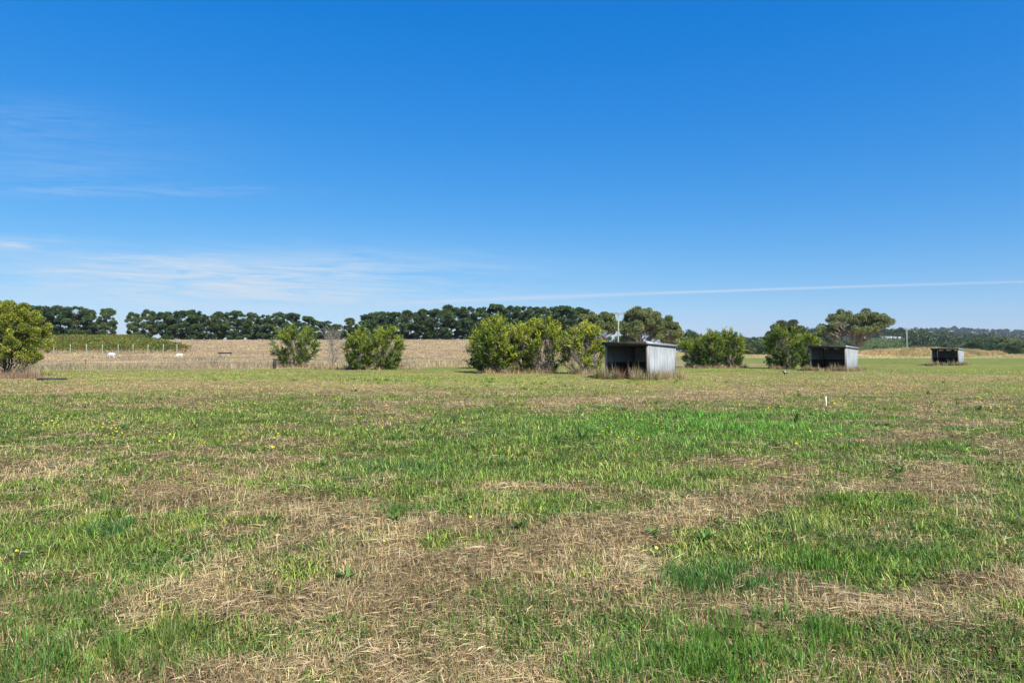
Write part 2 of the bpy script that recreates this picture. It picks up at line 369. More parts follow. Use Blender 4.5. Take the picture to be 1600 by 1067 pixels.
def build_grass():
    # --- short green and dry upright blades
    parts_g = []; parts_d = []
    for (n, d0, d1) in ((560000, 2.5, 64.0), (120000, 2.5, 9.0)):
        x, y = sample_field(n, d0, d1, 1.72)
        ok = meadow_edge(x, y) < 1
        x, y = x[ok], y[ok]
        g = greenness(x, y); tuft = fbm(x, y, .22, 2, 131)
        isg = rs.rand(len(x)) < np.clip((g - .5) * 1.7 + .57 + .2 * lushness(x, y), .16, .90)
        dens = np.clip(-.05 + tuft * 1.7, 0.12, 1) * np.where(isg, 1, .85)
        keep = rs.rand(len(x)) < dens
        x, y, g, isg, tuft = x[keep], y[keep], g[keep], isg[keep], tuft[keep]
        z = terrain(x, y); s = (np.maximum(y, 3) / 4) ** .42; b = np.stack([x, y, z - .004], 1)
        lush = lushness(x, y)
        m = isg
        k = int(m.sum())
        Lg = (rs.gamma(3, .0120, k) + .012 + .05 * np.clip(tuft[m] - .5, 0, 1) + .03 * lush[m]) * np.clip((g[m] + .35), .6, 1.3) * (s[m] ** .35)
        cg = mixc(GREEN, GREEN2, np.clip(fbm(x[m], y[m], .9, 3, 141) * 2 - .5, 0, 1))
        cg = mixc(cg, TEAL, np.clip(fbm(x[m], y[m], .8, 3, 151) * 2.6 - 1.2, 0, .8))
        cg = mixc(cg, np.array([.11, .30, .025]), np.clip(lush[m] * 1.1, 0, .9))
        cg = mixc(cg, np.array([.24, .22, .07]), np.clip(.75 - g[m] * 1.3, 0, .6) * rs.rand(k))
        cg = jit(cg * 1.15, .42)
        tipc = mixc(cg * 1.15, STRAW * .8, (rs.rand(k) < .22) * .7)
        parts_g.append(blades(b[m], Lg, (.0042 * s[m] ** 1.25) * rs.uniform(.7, 1.5, k), rs.beta(2.4, 1.3, k) * .99, rs.uniform(0, 2 * np.pi, k), cg, tipc))
        m = ~isg; k = int(m.sum())
        Ld = (rs.gamma(4, .011, k) + .015) * s[m] ** .35
        cd = mixc(BROWN, STRAW, np.clip(fbm(x[m], y[m], .6, 3, 161) * 2.0 - .35 + rs.normal(0, .25, k), 0, 1))
        far = sstep(y[m], 20, 34) * (1 - sstep(y[m], 50, 62))
        cd = mixc(cd, np.array([.44, .33, .14]), far * .5)
        cd = jit(cd * 1.05, .28)
        parts_d.append(blades(b[m], Ld, (.0034 * s[m] ** 1.25) * rs.uniform(.6, 1.4, k), rs.beta(2.5, 1.6, k) * .98, rs.uniform(0, 2 * np.pi, k), cd))
    # --- taller tufts of fresh grass
    nt_ = 1500
    tx, ty = sample_field(nt_, 2.6, 40, 1.45)
    g = greenness(tx, ty); ok = (rs.rand(nt_) < (g - .35) * 1.6); tx, ty, g = tx[ok], ty[ok], g[ok]
    nb = 46; N = len(tx) * nb
    rad = np.repeat(rs.uniform(.03, .13, len(tx)), nb) * np.abs(rs.normal(0, 1, N)); a = rs.uniform(0, 2 * np.pi, N)
    x = np.repeat(tx, nb) + rad * np.cos(a); y = np.repeat(ty, nb) + rad * np.sin(a); s = (np.maximum(y, 3) / 4) ** .42
    size = np.repeat(rs.uniform(.05, .13, len(tx)), nb) * rs.uniform(.45, 1.2, N)
    tc = mixc(np.array([.10, .20, .024]), np.array([.23, .30, .05]), rs.rand(len(tx))); tc = mixc(tc, np.array([.055, .135, .028]), (rs.rand(len(tx)) < .25) * .9)
    cg = jit(np.repeat(tc, nb, 0), .25)
    parts_g.append(blades(np.stack([x, y, terrain(x, y)], 1), size * s ** .3, .0048 * s * rs.uniform(.7, 1.5, N), rs.beta(2, 1.9, N) * .95, a + rs.normal(0, .6, N), cg, cg * 1.1))
    # named clumps of long fresh grass near the lens
    for (px, py, rr_, hh, n, c0) in ((60, 1050, .55, .20, 1500, (.10,.19,.03)), (250, 1010, .35, .16, 1000, (.14,.19,.04)), (1130, 1010, .5, .15, 1900, (.10,.21,.025)), (1030, 1055, .45, .15, 1300, (.10,.21,.025)),
                                 (1120, 905, .38, .14, 1700, (.075,.175,.03)), (1230, 985, .3, .13, 900, (.09,.19,.025)), (1340, 790, .6, .11, 1500, (.11,.22,.025)), (1300, 880, .5, .12, 1300, (.08,.19,.02)),
                                 (170, 825, .30, .12, 900, (.065,.15,.035)), (720, 980, .4, .12, 700, (.13,.20,.04)), (830, 940, .35, .12, 700, (.13,.19,.04)), (620, 800, .3, .13, 600, (.07,.17,.02)), (1450, 870, .6, .1, 1300, (.11,.20,.03)), (1560, 1010, .5, .1, 900, (.10,.18,.03)),
                                 (640, 735, .9, .13, 1300, (.08,.17,.04)), (1480, 700, .8, .10, 800, (.11,.2,.03)), (860, 790, .9, .10, 1300, (.10,.2,.025)), (90, 950, .4, .12, 900, (.12,.18,.035))):
        D = dist(py); cx, cy = at(px, D); n = int(n * 1.5)
        x = cx + rs.normal(0, rr_ * .6, n); y = cy + rs.normal(0, rr_ * .45, n); tf = fbm(x, y, .12, 2, 171); ok = tf > .40; x, y = x[ok], y[ok]; n = len(x)
        s = (np.maximum(y, 3) / 4) ** .42; c = jit(np.tile(np.array(c0), (n, 1)), .28)
        parts_g.append(blades(np.stack([x, y, terrain(x, y)], 1), hh * .85 * rs.uniform(.3, 1.15, n), .0048 * s * rs.uniform(.7, 1.5, n), rs.beta(2, 2.2, n) * .95, rs.uniform(0, 2 * np.pi, n), c, c * 1.15))
    # low broad leaved cover (clover, plantain) between the blades
    n = 150000; x, y = sample_field(n, 2.5, 26, 1.6); pt = fbm(x, y, .55, 3, 401); keep = (pt > .53) & (greenness(x, y) > .33); x, y = x[keep], y[keep]; n = len(x)
    s_ = (np.maximum(y, 3) / 4) ** .45; az = rs.uniform(0, 6.28, n); el = rs.uniform(-.1, .7, n)
    dv = np.stack([np.cos(az) * np.cos(el), np.sin(az) * np.cos(el), np.sin(el)], 1); wv = np.stack([-np.sin(az), np.cos(az), rs.normal(0, .3, n)], 1)
    L_ = rs.uniform(.012, .034, n) * s_; b_ = np.stack([x, y, terrain(x, y) + rs.uniform(.004, .03, n)], 1); wl = (L_ * rs.uniform(.22, .42, n))[:, None]
    vv = np.stack([b_, b_ + dv * L_[:, None] * .55 - wv * wl, b_ + dv * L_[:, None] * .55 + wv * wl, b_ + dv * L_[:, None]], 1).reshape(-1, 3)
    oo = (np.arange(n) * 4)[:, None]; ff = np.stack([oo + [[0, 1, 2]], oo + [[1, 3, 2]]], 1).reshape(-1, 3)
    cc = jit(mixc(np.array([.060, .125, .022]), np.array([.13, .20, .03]), rs.rand(n)), .3)
    parts_g.append((vv, ff, np.repeat(cc, 4, 0)))
    def join(ps):
        vs, fs, cs, o = [], [], [], 0
        for v, f, c in ps: vs.append(v); fs.append(f + o); cs.append(c); o += len(v)
        return np.vstack(vs), np.vstack(fs), np.vstack(cs)
    v, f, c = join(parts_g); o = make_mesh('grass', v, f, M_blade, colors=c)
    tag(o, 'patchy short green grass with longer tufts covering the near paddock', 'grass', kind='stuff')
    v, f, c = join(parts_d); o = make_mesh('dry_grass', v, f, M_dry, colors=c)
    tag(o, 'short dry stubble standing between the green patches of the paddock', 'dry grass', kind='stuff')
    # --- lying cut straw
    n = 430000
    x, y = sample_field(n, 2.5, 45, 1.75)
    g = greenness(x, y); keep = rs.rand(n) < np.clip(1.12 - g * 1.2, .15, 1) * np.clip(fbm(x, y, .35, 3, 181) * 1.8 - .1, .1, 1); x, y, g = x[keep], y[keep], g[keep]; n = len(x)
    s = (np.maximum(y, 3) / 4) ** .42
    L = (.03 + rs.gamma(2.2, .028, n)) * s ** .4
    heap = np.clip(.62 - g, 0, .5) * 2
    col = mixc(BROWN * .8, STRAW, np.clip(fbm(x, y, .8, 3, 191) * 1.4 - .2 + rs.normal(0, .33, n), 0, 1.2)); col = jit(col, .2)
    parts = [lying(np.stack([x, y, terrain(x, y) + .004 + rs.rand(n) * .045 * heap], 1), L, .0030 * s ** 1.3 * rs.uniform(.6, 1.5, n), rs.uniform(0, 2 * np.pi, n), rs.uniform(0, .018, n), col)]
    # a few long pale stalks
    n = 300; x, y = sample_field(n, 2.6, 16, 1.3); col = jit(np.tile(np.array([.62, .52, .33]), (n, 1)), .15)
    parts.append(lying(np.stack([x, y, terrain(x, y) + .03], 1), rs.uniform(.10, .34, n), .0036 * np.ones(n) * (y / 4) ** .4, rs.uniform(0, 2 * np.pi, n), rs.uniform(.0, .04, n), col))
    v, f, c = join(parts); o = make_mesh('cut_straw', v, f, M_dry, colors=c)
    tag(o, 'cut brown hay and straw lying in thin heaps over the paddock', 'straw', kind='stuff')
    # --- long dry meadow beyond the fence, mound and strip at the right
    parts = []
    n = 230000; D = np.sqrt(rs.uniform(58 ** 2, 212 ** 2, n)) ; D = 58 + (D - 58) * rs.rand(n) ** .35; u = rs.uniform(-.95, .14, n); x = u * D; y = D
    keep = (meadow_edge(x, y) > rs.normal(0, .5, n)) & (x < 34 + rs.normal(0, 3, n)); x, y = x[keep], y[keep]; n = len(x)
    me = meadow_edge(x, y); clump = fbm(x, y, 1.6, 3, 201)
    H = (.32 + .50 * clump) * (1 + .35 * np.exp(-np.clip(me, 0, 99) / 2.5)) * rs.uniform(.55, 1.25, n) * (1 - .55 * sstep(me, 6, 40)); H = H * np.clip(.45 + me * .25, .5, 1)
    col = mixc(PINK, STRAW * .85, np.clip(fbm(x, y, 6, 3, 211) * 2 - .5, 0, 1)); col = mixc(col, np.array([.25, .17, .115]), (fbm(x, y, 2.5, 3, 221) > .60) * .7)
    col = mixc(col, np.array([.17, .19, .10]), np.clip(fbm(x, y * 2, 9, 3, 111) * 3 - 1.35, 0, .75) * (1 - sstep(me, 22, 50)))
    col = mixc(col, np.array([.20, .13, .085]), np.clip(fbm(x * 1.0, y, .9, 3, 225) * 4 - 2.2, 0, .8) * np.exp(-np.clip(me, 0, 99) / 5))
    col = jit(col, .32)
    parts.append(blades(np.stack([x, y, terrain(x, y) - .02], 1), H, .022 * (y / 70) ** 1.1 * rs.uniform(.6, 1.5, n), rs.beta(2, 2.4, n) * .95, rs.uniform(0, 2 * np.pi, n), col))
    # mound
    n = 52000; x = rs.uniform(70, 112, n); y = rs.uniform(140, 162, n); e = ((x - 92) / 19) ** 2 + ((y - 152) / 9) ** 2
    keep = e < 1 - .35 * fbm(x, y, 2, 2, 231); x, y = x[keep], y[keep]; n = len(x)
    col = jit(mixc(np.array([.55, .41, .20]), np.array([.24, .25, .10]), np.clip(fbm(x, y, 3, 3, 241) * 3.2 - 1.75, 0, .8)), .18)
    parts.append(blades(np.stack([x, y, terrain(x, y) - .02], 1), (.3 + .9 * fbm(x, y, 1.8, 2, 251)) * rs.uniform(.6, 1.2, n), .05 * rs.uniform(.6, 1.4, n), rs.beta(2, 3, n) * .8, rs.uniform(0, 2 * np.pi, n), col))
    n = 60000; y = rs.uniform(126, 185, n); u = rs.uniform(.2, .95, n); x = u * y; keep = rs.rand(n) < sstep(y, 126, 136) * .9; x, y = x[keep], y[keep]; n = len(x)
    col = jit(mixc(np.array([.54, .42, .23]), np.array([.20, .24, .08]), np.clip(fbm(x, y, 6, 3, 261) * 3 - 1.2, 0, .8)), .18)
    parts.append(blades(np.stack([x, y, terrain(x, y) - .02], 1), (.12 + .38 * fbm(x, y, 4, 2, 271)) * rs.uniform(.6, 1.2, n), .05 * rs.uniform(.6, 1.4, n), rs.beta(2, 3, n) * .8, rs.uniform(0, 2 * np.pi, n), col))
    v, f, c = join(parts); o = make_mesh('long_dry_grass', v, f, M_dry, colors=c)
    tag(o, 'long pinkish dry grass of the meadow and mound behind the paddock', 'dry grass', kind='stuff')
    return join
join = build_grass()

# ------------------------------------------------------------------ yellow flowers
def build_flowers():
    pts = []
    for (px, py, rx, ry, n) in ((180,678,22,10,26),(75,668,40,8,12),(250,690,60,16,8),(425,706,20,4,4),(575,662,60,14,14),(700,655,50,8,8),(960,682,50,10,14),(1040,662,30,6,8),(1200,640,90,7,26),(1310,632,26,6,30),
                                (1250,608,200,9,150),(1480,625,100,12,30),(1560,640,30,5,14),(1240,700,20,8,6),(1170,726,10,4,4),(350,640,220,10,30),(560,612,300,8,40),(820,640,200,12,20),(1350,600,150,6,70),
                                (30,872,12,8,2),(610,858,8,8,1),(606,876,6,3,1),(740,822,6,3,1),(1026,862,6,4,1),(1290,690,60,10,6),(400,680,150,20,10),(1000,600,200,6,30)):
        for i in range(n):
            a = px + rs.normal(0, rx * .6); b = min(max(py + rs.normal(0, ry * .6), 590), 1050)
            D = dist(b); pts.append(at(a, D))
    acc_v, acc_f, acc_c = [], [], []; o = 0
    for (x, y) in pts:
        r = random.uniform(.011, .018) * (1 + .025 * y); z = tz(x, y) + random.uniform(.04, .10)
        n = np.array([random.gauss(.1, .3), random.gauss(-.35, .3), 1]); n /= np.linalg.norm(n)
        a = np.cross(n, [0, 1, 0]); a /= np.linalg.norm(a); b = np.cross(n, a); k = 10
        ring = [np.array([x, y, z]) + n * .004 + (a * math.cos(t) + b * math.sin(t)) * r * (1 if i % 2 else .62) for i, t in enumerate(np.linspace(0, 2 * math.pi, k, endpoint=False))]
        v = [np.array([x, y, z])] + ring + [np.array([x, y, z - .09]), np.array([x + .004, y, z - .09]), np.array([x + .004, y, z])]
        f = [[0, 1 + i, 1 + (i + 1) % k] for i in range(k)] + [[k + 1, k + 2, k + 3]]
        acc_v += v; acc_f += [[q + o for q in t] for t in f]; acc_c += [(.82, .50, .02)] + [(.88, .74, .05)] * k + [(.1, .18, .04)] * 3; o += len(v)
    ob = make_mesh('yellow_wildflowers', np.array(acc_v), np.array(acc_f), M_blade, colors=np.array(acc_c))
    tag(ob, 'tiny yellow dandelion flowers dotted through the paddock grass', 'wildflowers', kind='stuff')
build_flowers()

NUMS = ['first','second','third','fourth','fifth','sixth','seventh','eighth','ninth','tenth','eleventh','twelfth','thirteenth','fourteenth','fifteenth','sixteenth','seventeenth','eighteenth','nineteenth']
def ordn(k):
    k = int(k)
    if k < 20: return NUMS[k - 1]
    return {20:'twentieth',30:'thirtieth'}.get(k) or {2:'twenty',3:'thirty'}[k // 10] + '-' + NUMS[k % 10 - 1]
# ------------------------------------------------------------------ trees
def leaves(cent, dirs, ll, lw, col):
    n = len(cent); dirs = dirs / (np.linalg.norm(dirs, axis=1)[:, None] + 1e-9)
    q = rs.normal(0, 1, (n, 3)); b = np.cross(dirs, q); b /= np.linalg.norm(b, axis=1)[:, None] + 1e-9
    a = dirs * (ll / 2)[:, None]; b = b * (lw / 2)[:, None]
    v = np.stack([cent - a, cent + b, cent + a, cent - b], 1).reshape(-1, 3)
    f = (np.arange(n) * 4)[:, None] + np.array([[0, 1, 2, 3]])
    return v, f, np.repeat(col, 4, 0)
def unit(n):
    q = rs.normal(0, 1, (n, 3)); return q / np.linalg.norm(q, axis=1)[:, None]
def branch_path(p0, p1, up=.3, n=5, wob=.05):
    p0 = np.array(p0, float); p1 = np.array(p1, float); L = np.linalg.norm(p1 - p0)
    t = np.linspace(0, 1, n)[:, None]
    mid = (p0 + p1) / 2 + np.array([0, 0, -up * L * .4])
    p = (1 - t) ** 2 * p0 + 2 * t * (1 - t) * mid + t ** 2 * p1
    p[1:-1] += rs.normal(0, wob * L, (n - 2, 3)) * .5
    return p

def cypress_shrub(seed, H, Wd, nclump=64, dead=.25, gold=.5, bark=None):
    """several stems fanning up, feathery plumes at the branch ends, bare grey twigs inside"""
    global rs
    keep = rs; rs = np.random.RandomState(seed)
    wood = Acc(); twig = Acc(); lv = []
    ns = rs.randint(4, 7); stems = []
    for i in range(ns):
        a = i * 2 * np.pi / ns + rs.uniform(-.4, .4); r = Wd * .5 * rs.uniform(.15, .5); h = H * rs.uniform(.6, .9)
        p = branch_path((.1 * np.cos(a), .1 * np.sin(a), -.1), (r * np.cos(a), r * np.sin(a), h), .25, 7, .06)
        wood.tube(p, np.linspace(.075, .02, 7) * H / 4.2, 6, cap=False); stems.append(p)
    prof = lambda t: np.interp(t, [0, .12, .3, .55, .8, .93, 1.0], [.52, .74, .92, 1.0, .86, .58, .2])
    nclump = int(nclump * 1.25); dead = dead * .95
    for i in range(nclump):
        t = rs.uniform(.03, 1) ** .95; a = rs.uniform(0, 2 * np.pi)
        rad = Wd / 2 * prof(t) * (.70 + .50 * vnoise(np.array([a * 1.6 + seed]), np.array([t * 5]), seed)[0]) * rs.uniform(.35, 1.0) ** .6
        e = np.array([rad * np.cos(a), rad * np.sin(a), t * H * rs.uniform(.86, 1.04)])
        st = stems[int(np.argmin([np.linalg.norm(s_[-1][:2] - e[:2]) for s_ in stems]))]
        j = int(np.clip(t * 7 - 2, 0, 5)); b0 = st[j]
        if e[2] < b0[2] + .1: b0 = st[max(0, j - 2)]
        p = branch_path(b0, e, .35, 5, .07); wood.tube(p, np.linspace(.022, .008, 5), 4, cap=False)
        out = np.array([np.cos(a), np.sin(a), .75 + .5 * t]); out /= np.linalg.norm(out)
        # bare side twigs
        nb = int(26 * (1.2 if dead > .3 else .7))
        q = p[rs.randint(1, 5, nb)] + rs.normal(0, .08, (nb, 3)); d = unit(nb) + out * .7
        lvt = leaves(q + d * .12, d, rs.uniform(.25, .6, nb), np.full(nb, .016), np.ones((nb, 3)))
        twig.add(*lvt)
        if rs.rand() < dead * (1.35 - t): continue
        npl = rs.randint(8, 14)
        cl = rs.uniform(-.25, .25)
        for k in range(npl):
            d = out + rs.normal(0, .55, 3) + np.array([0, 0, .15]); d /= np.linalg.norm(d)
            Lp = rs.uniform(.32, .80) * H / 4.2
            st_ = e - out * rs.uniform(0, .45) + rs.normal(0, .10, 3)
            m = 30
            s_ = rs.rand(m); c = st_ + d * (s_ * Lp)[:, None] + rs.normal(0, 1, (m, 3)) * (.085 * (1 - s_ * .7))[:, None]
            dd = d + rs.normal(0, .55, (m, 3))
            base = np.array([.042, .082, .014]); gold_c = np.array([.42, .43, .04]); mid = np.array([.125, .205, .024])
            gmix = np.clip(gold * (.15 + 1.25 * rs.rand()) + cl + .55 * (t - .6), 0, 1)  # gold grows with height, painting in sunlit tops; the rest is plume tone
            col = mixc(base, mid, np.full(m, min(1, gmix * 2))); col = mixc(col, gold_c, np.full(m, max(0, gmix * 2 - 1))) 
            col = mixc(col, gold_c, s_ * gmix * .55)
            col = np.clip(col * np.exp(rs.normal(0, .22, (m, 1))), 0, 1)
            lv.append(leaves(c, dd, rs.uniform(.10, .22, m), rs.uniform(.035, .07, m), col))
    rs = keep
    root = empty('cypress_shrub')
    tw = wood.build('trunk', bark or M_bark, root, True)
    tw2 = twig.build('twigs', M_twig, root)
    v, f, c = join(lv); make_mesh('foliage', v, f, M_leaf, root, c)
    return root

NL = 1
def clump_tree(name, seed, H, clumps, leaf, aspect, nleaf, base, hi, bark, trunk_r, mat, flat=.7, fork=.35, lean=0, trunks=1, jitr=.2, updir=.3):
    """clumps: list of (x,y,z,r); branches run from the trunk to every clump"""
    global rs
    keep = rs; rs = np.random.RandomState(seed)
    wood = Acc(); lv = []
    top = max(c[2] for c in clumps) * .9
    trs = []
    for i in range(trunks):
        a = rs.uniform(0, 6.28); off = .0 if trunks == 1 else .12 * H
        tip = np.array([off * np.cos(a + i * 2.4) + lean * H, off * np.sin(a + i * 2.4), top])
        p = branch_path((0, 0, -.3), tip, .05, 9, .035); trs.append(p)
        wood.tube(p, trunk_r * np.array([1.25, 1, .9, .8, .68, .55, .4, .27, .12]), 8, cap=False)
    for (x, y, z, r) in clumps:
        e = np.array([x, y, z])
        hz = z - (fork * math.hypot(x, y) + .08 * H) * 1.1
        p = min(trs, key=lambda q: np.linalg.norm(q[5][:2] - e[:2]))
        j = int(np.clip(np.searchsorted(p[:, 2], hz), 1, 8)); t = np.clip((hz - p[j - 1, 2]) / (p[j, 2] - p[j - 1, 2] + 1e-6), 0, 1)
        b0 = p[j - 1] * (1 - t) + p[j] * t
        wood.tube(branch_path(b0, e, .12, 5, .06), trunk_r * np.array([.38, .28, .2, .13, .06]) * rs.uniform(.7, 1.2), 5, cap=False)
        for k in range(3):
            q = e + unit(1)[0] * r * .8 * np.array([1, 1, flat]); wood.tube(branch_path(b0 * .4 + e * .6, q, .1, 4, .05), trunk_r * np.array([.14, .1, .06, .03]), 4, cap=False)
        n = int(nleaf * NL * (r / np.mean([c[3] for c in clumps])) ** 2)
        d = unit(n); rr = r * rs.uniform(.25, 1, n) ** .55 * (.75 + .45 * fbm(d[:, 0] * 2 + x, d[:, 1] * 2 + d[:, 2] * 2 + y, 1, 2, seed))
        c = e + d * rr[:, None] * np.array([1, 1, flat])
        sub = fbm(c[:, 0] + c[:, 2], c[:, 1] - c[:, 2], r * .6, 2, seed + 3)
        col = mixc(np.array(base), np.array(hi), np.clip(sub * 1.6 - .35 + rs.normal(0, .15, n), 0, 1)) * rs.uniform(.85, 1.18)
        col = np.clip(col * np.exp(rs.normal(0, jitr, (n, 1))), 0, 1)
        lv.append(leaves(c, d + rs.normal(0, .6, (n, 3)) + np.array([0, 0, updir]), leaf * rs.uniform(.6, 1.3, n), leaf * aspect * rs.uniform(.7, 1.3, n), col))
    rs = keep
    root = empty(name)
    wood.build('trunk', bark, root, True)
    v, f, c = join(lv); make_mesh('crown', v, f, mat, root, c)
    return root

def pine_clumps(seed, H, Wd, kind=0):
    r = np.random.RandomState(seed); out = []
    for i in range(70):
        t = r.uniform(.56, 1) if i < 33 else r.uniform(.14, .62)
        prof = np.interp(t, [.1, .3, .6, .8, .92, 1], [.70, .88, .96, 1.0, .80, .35])
        a = r.uniform(0, 6.28); rad = Wd / 2 * prof * math.sqrt(r.uniform(.05, 1))
        out.append((rad * math.cos(a), rad * math.sin(a), H * t * .95, r.uniform(.7, 1.35) * H / 12))
    for i in range(11):
        a = r.uniform(0, 6.28); rad = r.uniform(.1, .7) * Wd / 2; out.append((rad * math.cos(a), rad * math.sin(a), H * r.uniform(.07, .26), r.uniform(.7, 1.1) * H / 12))
    return out
def place(root, x, y, rz, s, sz=None):
    root.location = (x, y, tz(x, y) - .05); root.rotation_euler = (0, 0, rz); root.scale = (s, s, sz or s)

# --- windbreak pines behind the crest
PH = 12.0
pines = []
NPV = 9
for i in range(NPV):
    bs = tuple(1.35 * q for q in [(.024,.042,.013), (.028,.047,.014), (.021,.037,.013), (.033,.047,.016)][i % 4])
    pines.append(clump_tree('pine_tree', 100 + i, PH, pine_clumps(200 + i, PH, [8.2, 10.2, 9.2, 7.4, 10.8][i % 5], i % 2), .52, .44, 200, bs, tuple(q * 2.6 for q in bs), M_barkd, .26, M_needle, .66, .25, updir=.8))
prof_x = [20, 45, 75, 110, 140, 160, 180, 186, 196, 230, 300, 330, 345, 390, 440, 480, 496, 512, 532, 543, 556, 575, 600, 620, 645, 680, 700, 750, 790, 830, 860, 900, 915]
prof_y = [478, 476, 474, 474, 483, 477, 484, 492, 489, 483, 484, 490, 485, 487, 488, 491, 496, 504, 506, 502, 491, 490, 486, 489, 483, 482, 476, 477, 473, 477, 475, 475, 480]
pxs = list(np.arange(-62, 165, 22.5)) + list(np.arange(212, 915, 22.5))
used = set(); order = 0
PINE_NOTE = ['behind the vineyard', 'behind the vineyard', 'beyond the brown meadow crest']
for n_, px in enumerate(pxs):
    px = px + rs.uniform(-4, 4); D = 226 + rs.uniform(-4, 6)
    x, y = at(px, D); topz = CAMH + (HZ - np.interp(px, prof_x, prof_y)) / F * D; h = topz - tz(x, y) + rs.uniform(-.4, .6)
    i = n_ % NPV if n_ < NPV else rs.randint(0, NPV)
    o = pines[i] if i not in used else copy_tree(pines[i])
    used.add(i); s = h / PH / 1.03
    place(o, x, y, rs.uniform(0, 6.28), 1, s); sx = max(.8, min(1.1, s * rs.uniform(.98, 1.12))); sx = sx * (.72 if 150 < px < 235 else 1); o.scale = (sx, sx, s)
    where = 'behind the vineyard' if px < 190 else 'beyond the crest' if px < 330 else 'above the brown meadow' if px < 500 else 'in the dip' if px < 548 else 'beyond the meadow' if px < 740 else 'behind the gold shrubs'
    k = sum(1 for q in pxs[:n_] if (q < 190) == (px < 190)) + 1
    tag(o, 'dark pine %s, %s of the %s windbreak group' % (where, ordn(k), 'left' if px < 190 else 'long right'), 'pine tree', 'pines of the windbreak on the crest')
for i in range(NPV):
    if i not in used: raise SystemExit('unused pine')

# --- gum trees
NL = 2.2
def dome_clumps(seed, H, Wd, n, z0=.45, rr=(.09, .15), flat_top=.85, hollow=.5):
    r = np.random.RandomState(seed); out = []
    for i in range(n):
        a = r.uniform(0, 6.28); q = math.sqrt(r.uniform(hollow * .1, 1)); rad = Wd / 2 * q * .88
        ztop = H * (z0 + (1 - z0) * math.sqrt(max(0, 1 - q * q * flat_top)))
        z = ztop - r.uniform(0, 1) ** 1.3 * (H * .28)
        out.append((rad * math.cos(a), rad * math.sin(a), z - H * .06, r.uniform(*rr) * H))
    return out
gumc, gumh = (.105, .140, .048), (.29, .31, .115)
def gum(seed, px, D, topy, wpx, n, label, z0=.45, nleaf=230, rr=(.08, .135), trunks=2, basec=gumc, hic=gumh, lean=0, leaf=.42, name='gum_tree', cat='gum tree', group=None, bark=None, tr=.3):
    x, y = at(px, D); H = CAMH + (HZ - topy) / F * D - tz(x, y); W = wpx / F * D
    t = clump_tree(name, seed, H, dome_clumps(seed + 1, H, W, n, z0, rr), leaf, .34, nleaf, basec, hic, bark or M_gumbark, tr, M_leaf, .72, .55, lean, trunks)
    place(t, x, y, rs.uniform(0, 6.28), 1); tag(t, label, cat, group); return t
gum(301, 935, 150, 484, 82, 84, 'rounded olive gum tree behind the gold shrubs, left of the tall power pole', .35)
gum(302, 1003, 155, 476, 80, 80, 'tall grey green gum tree directly behind the nearest shelter roof', .12)
gum(307, 1038, 158, 492, 56, 50, 'shorter gum tree leaning into the right side of the tall gum behind the shelter', .3)
gum(303, 1230, 190, 498, 68, 70, 'smooth domed gum tree rising above the lone gold shrub left of the second shelter', .3, basec=(.055,.075,.03), hic=(.12,.135,.06))
gum(304, 1336, 165, 480, 116, 105, 'wide umbrella shaped gum tree with bare forking limbs beside the second shelter', .56, 200, (.07, .11), 3, tr=.34)
gum(305, 1300, 172, 500, 40, 12, 'small leafy side gum leaning left beside the wide umbrella gum', .5, 160, (.09, .14), 1)

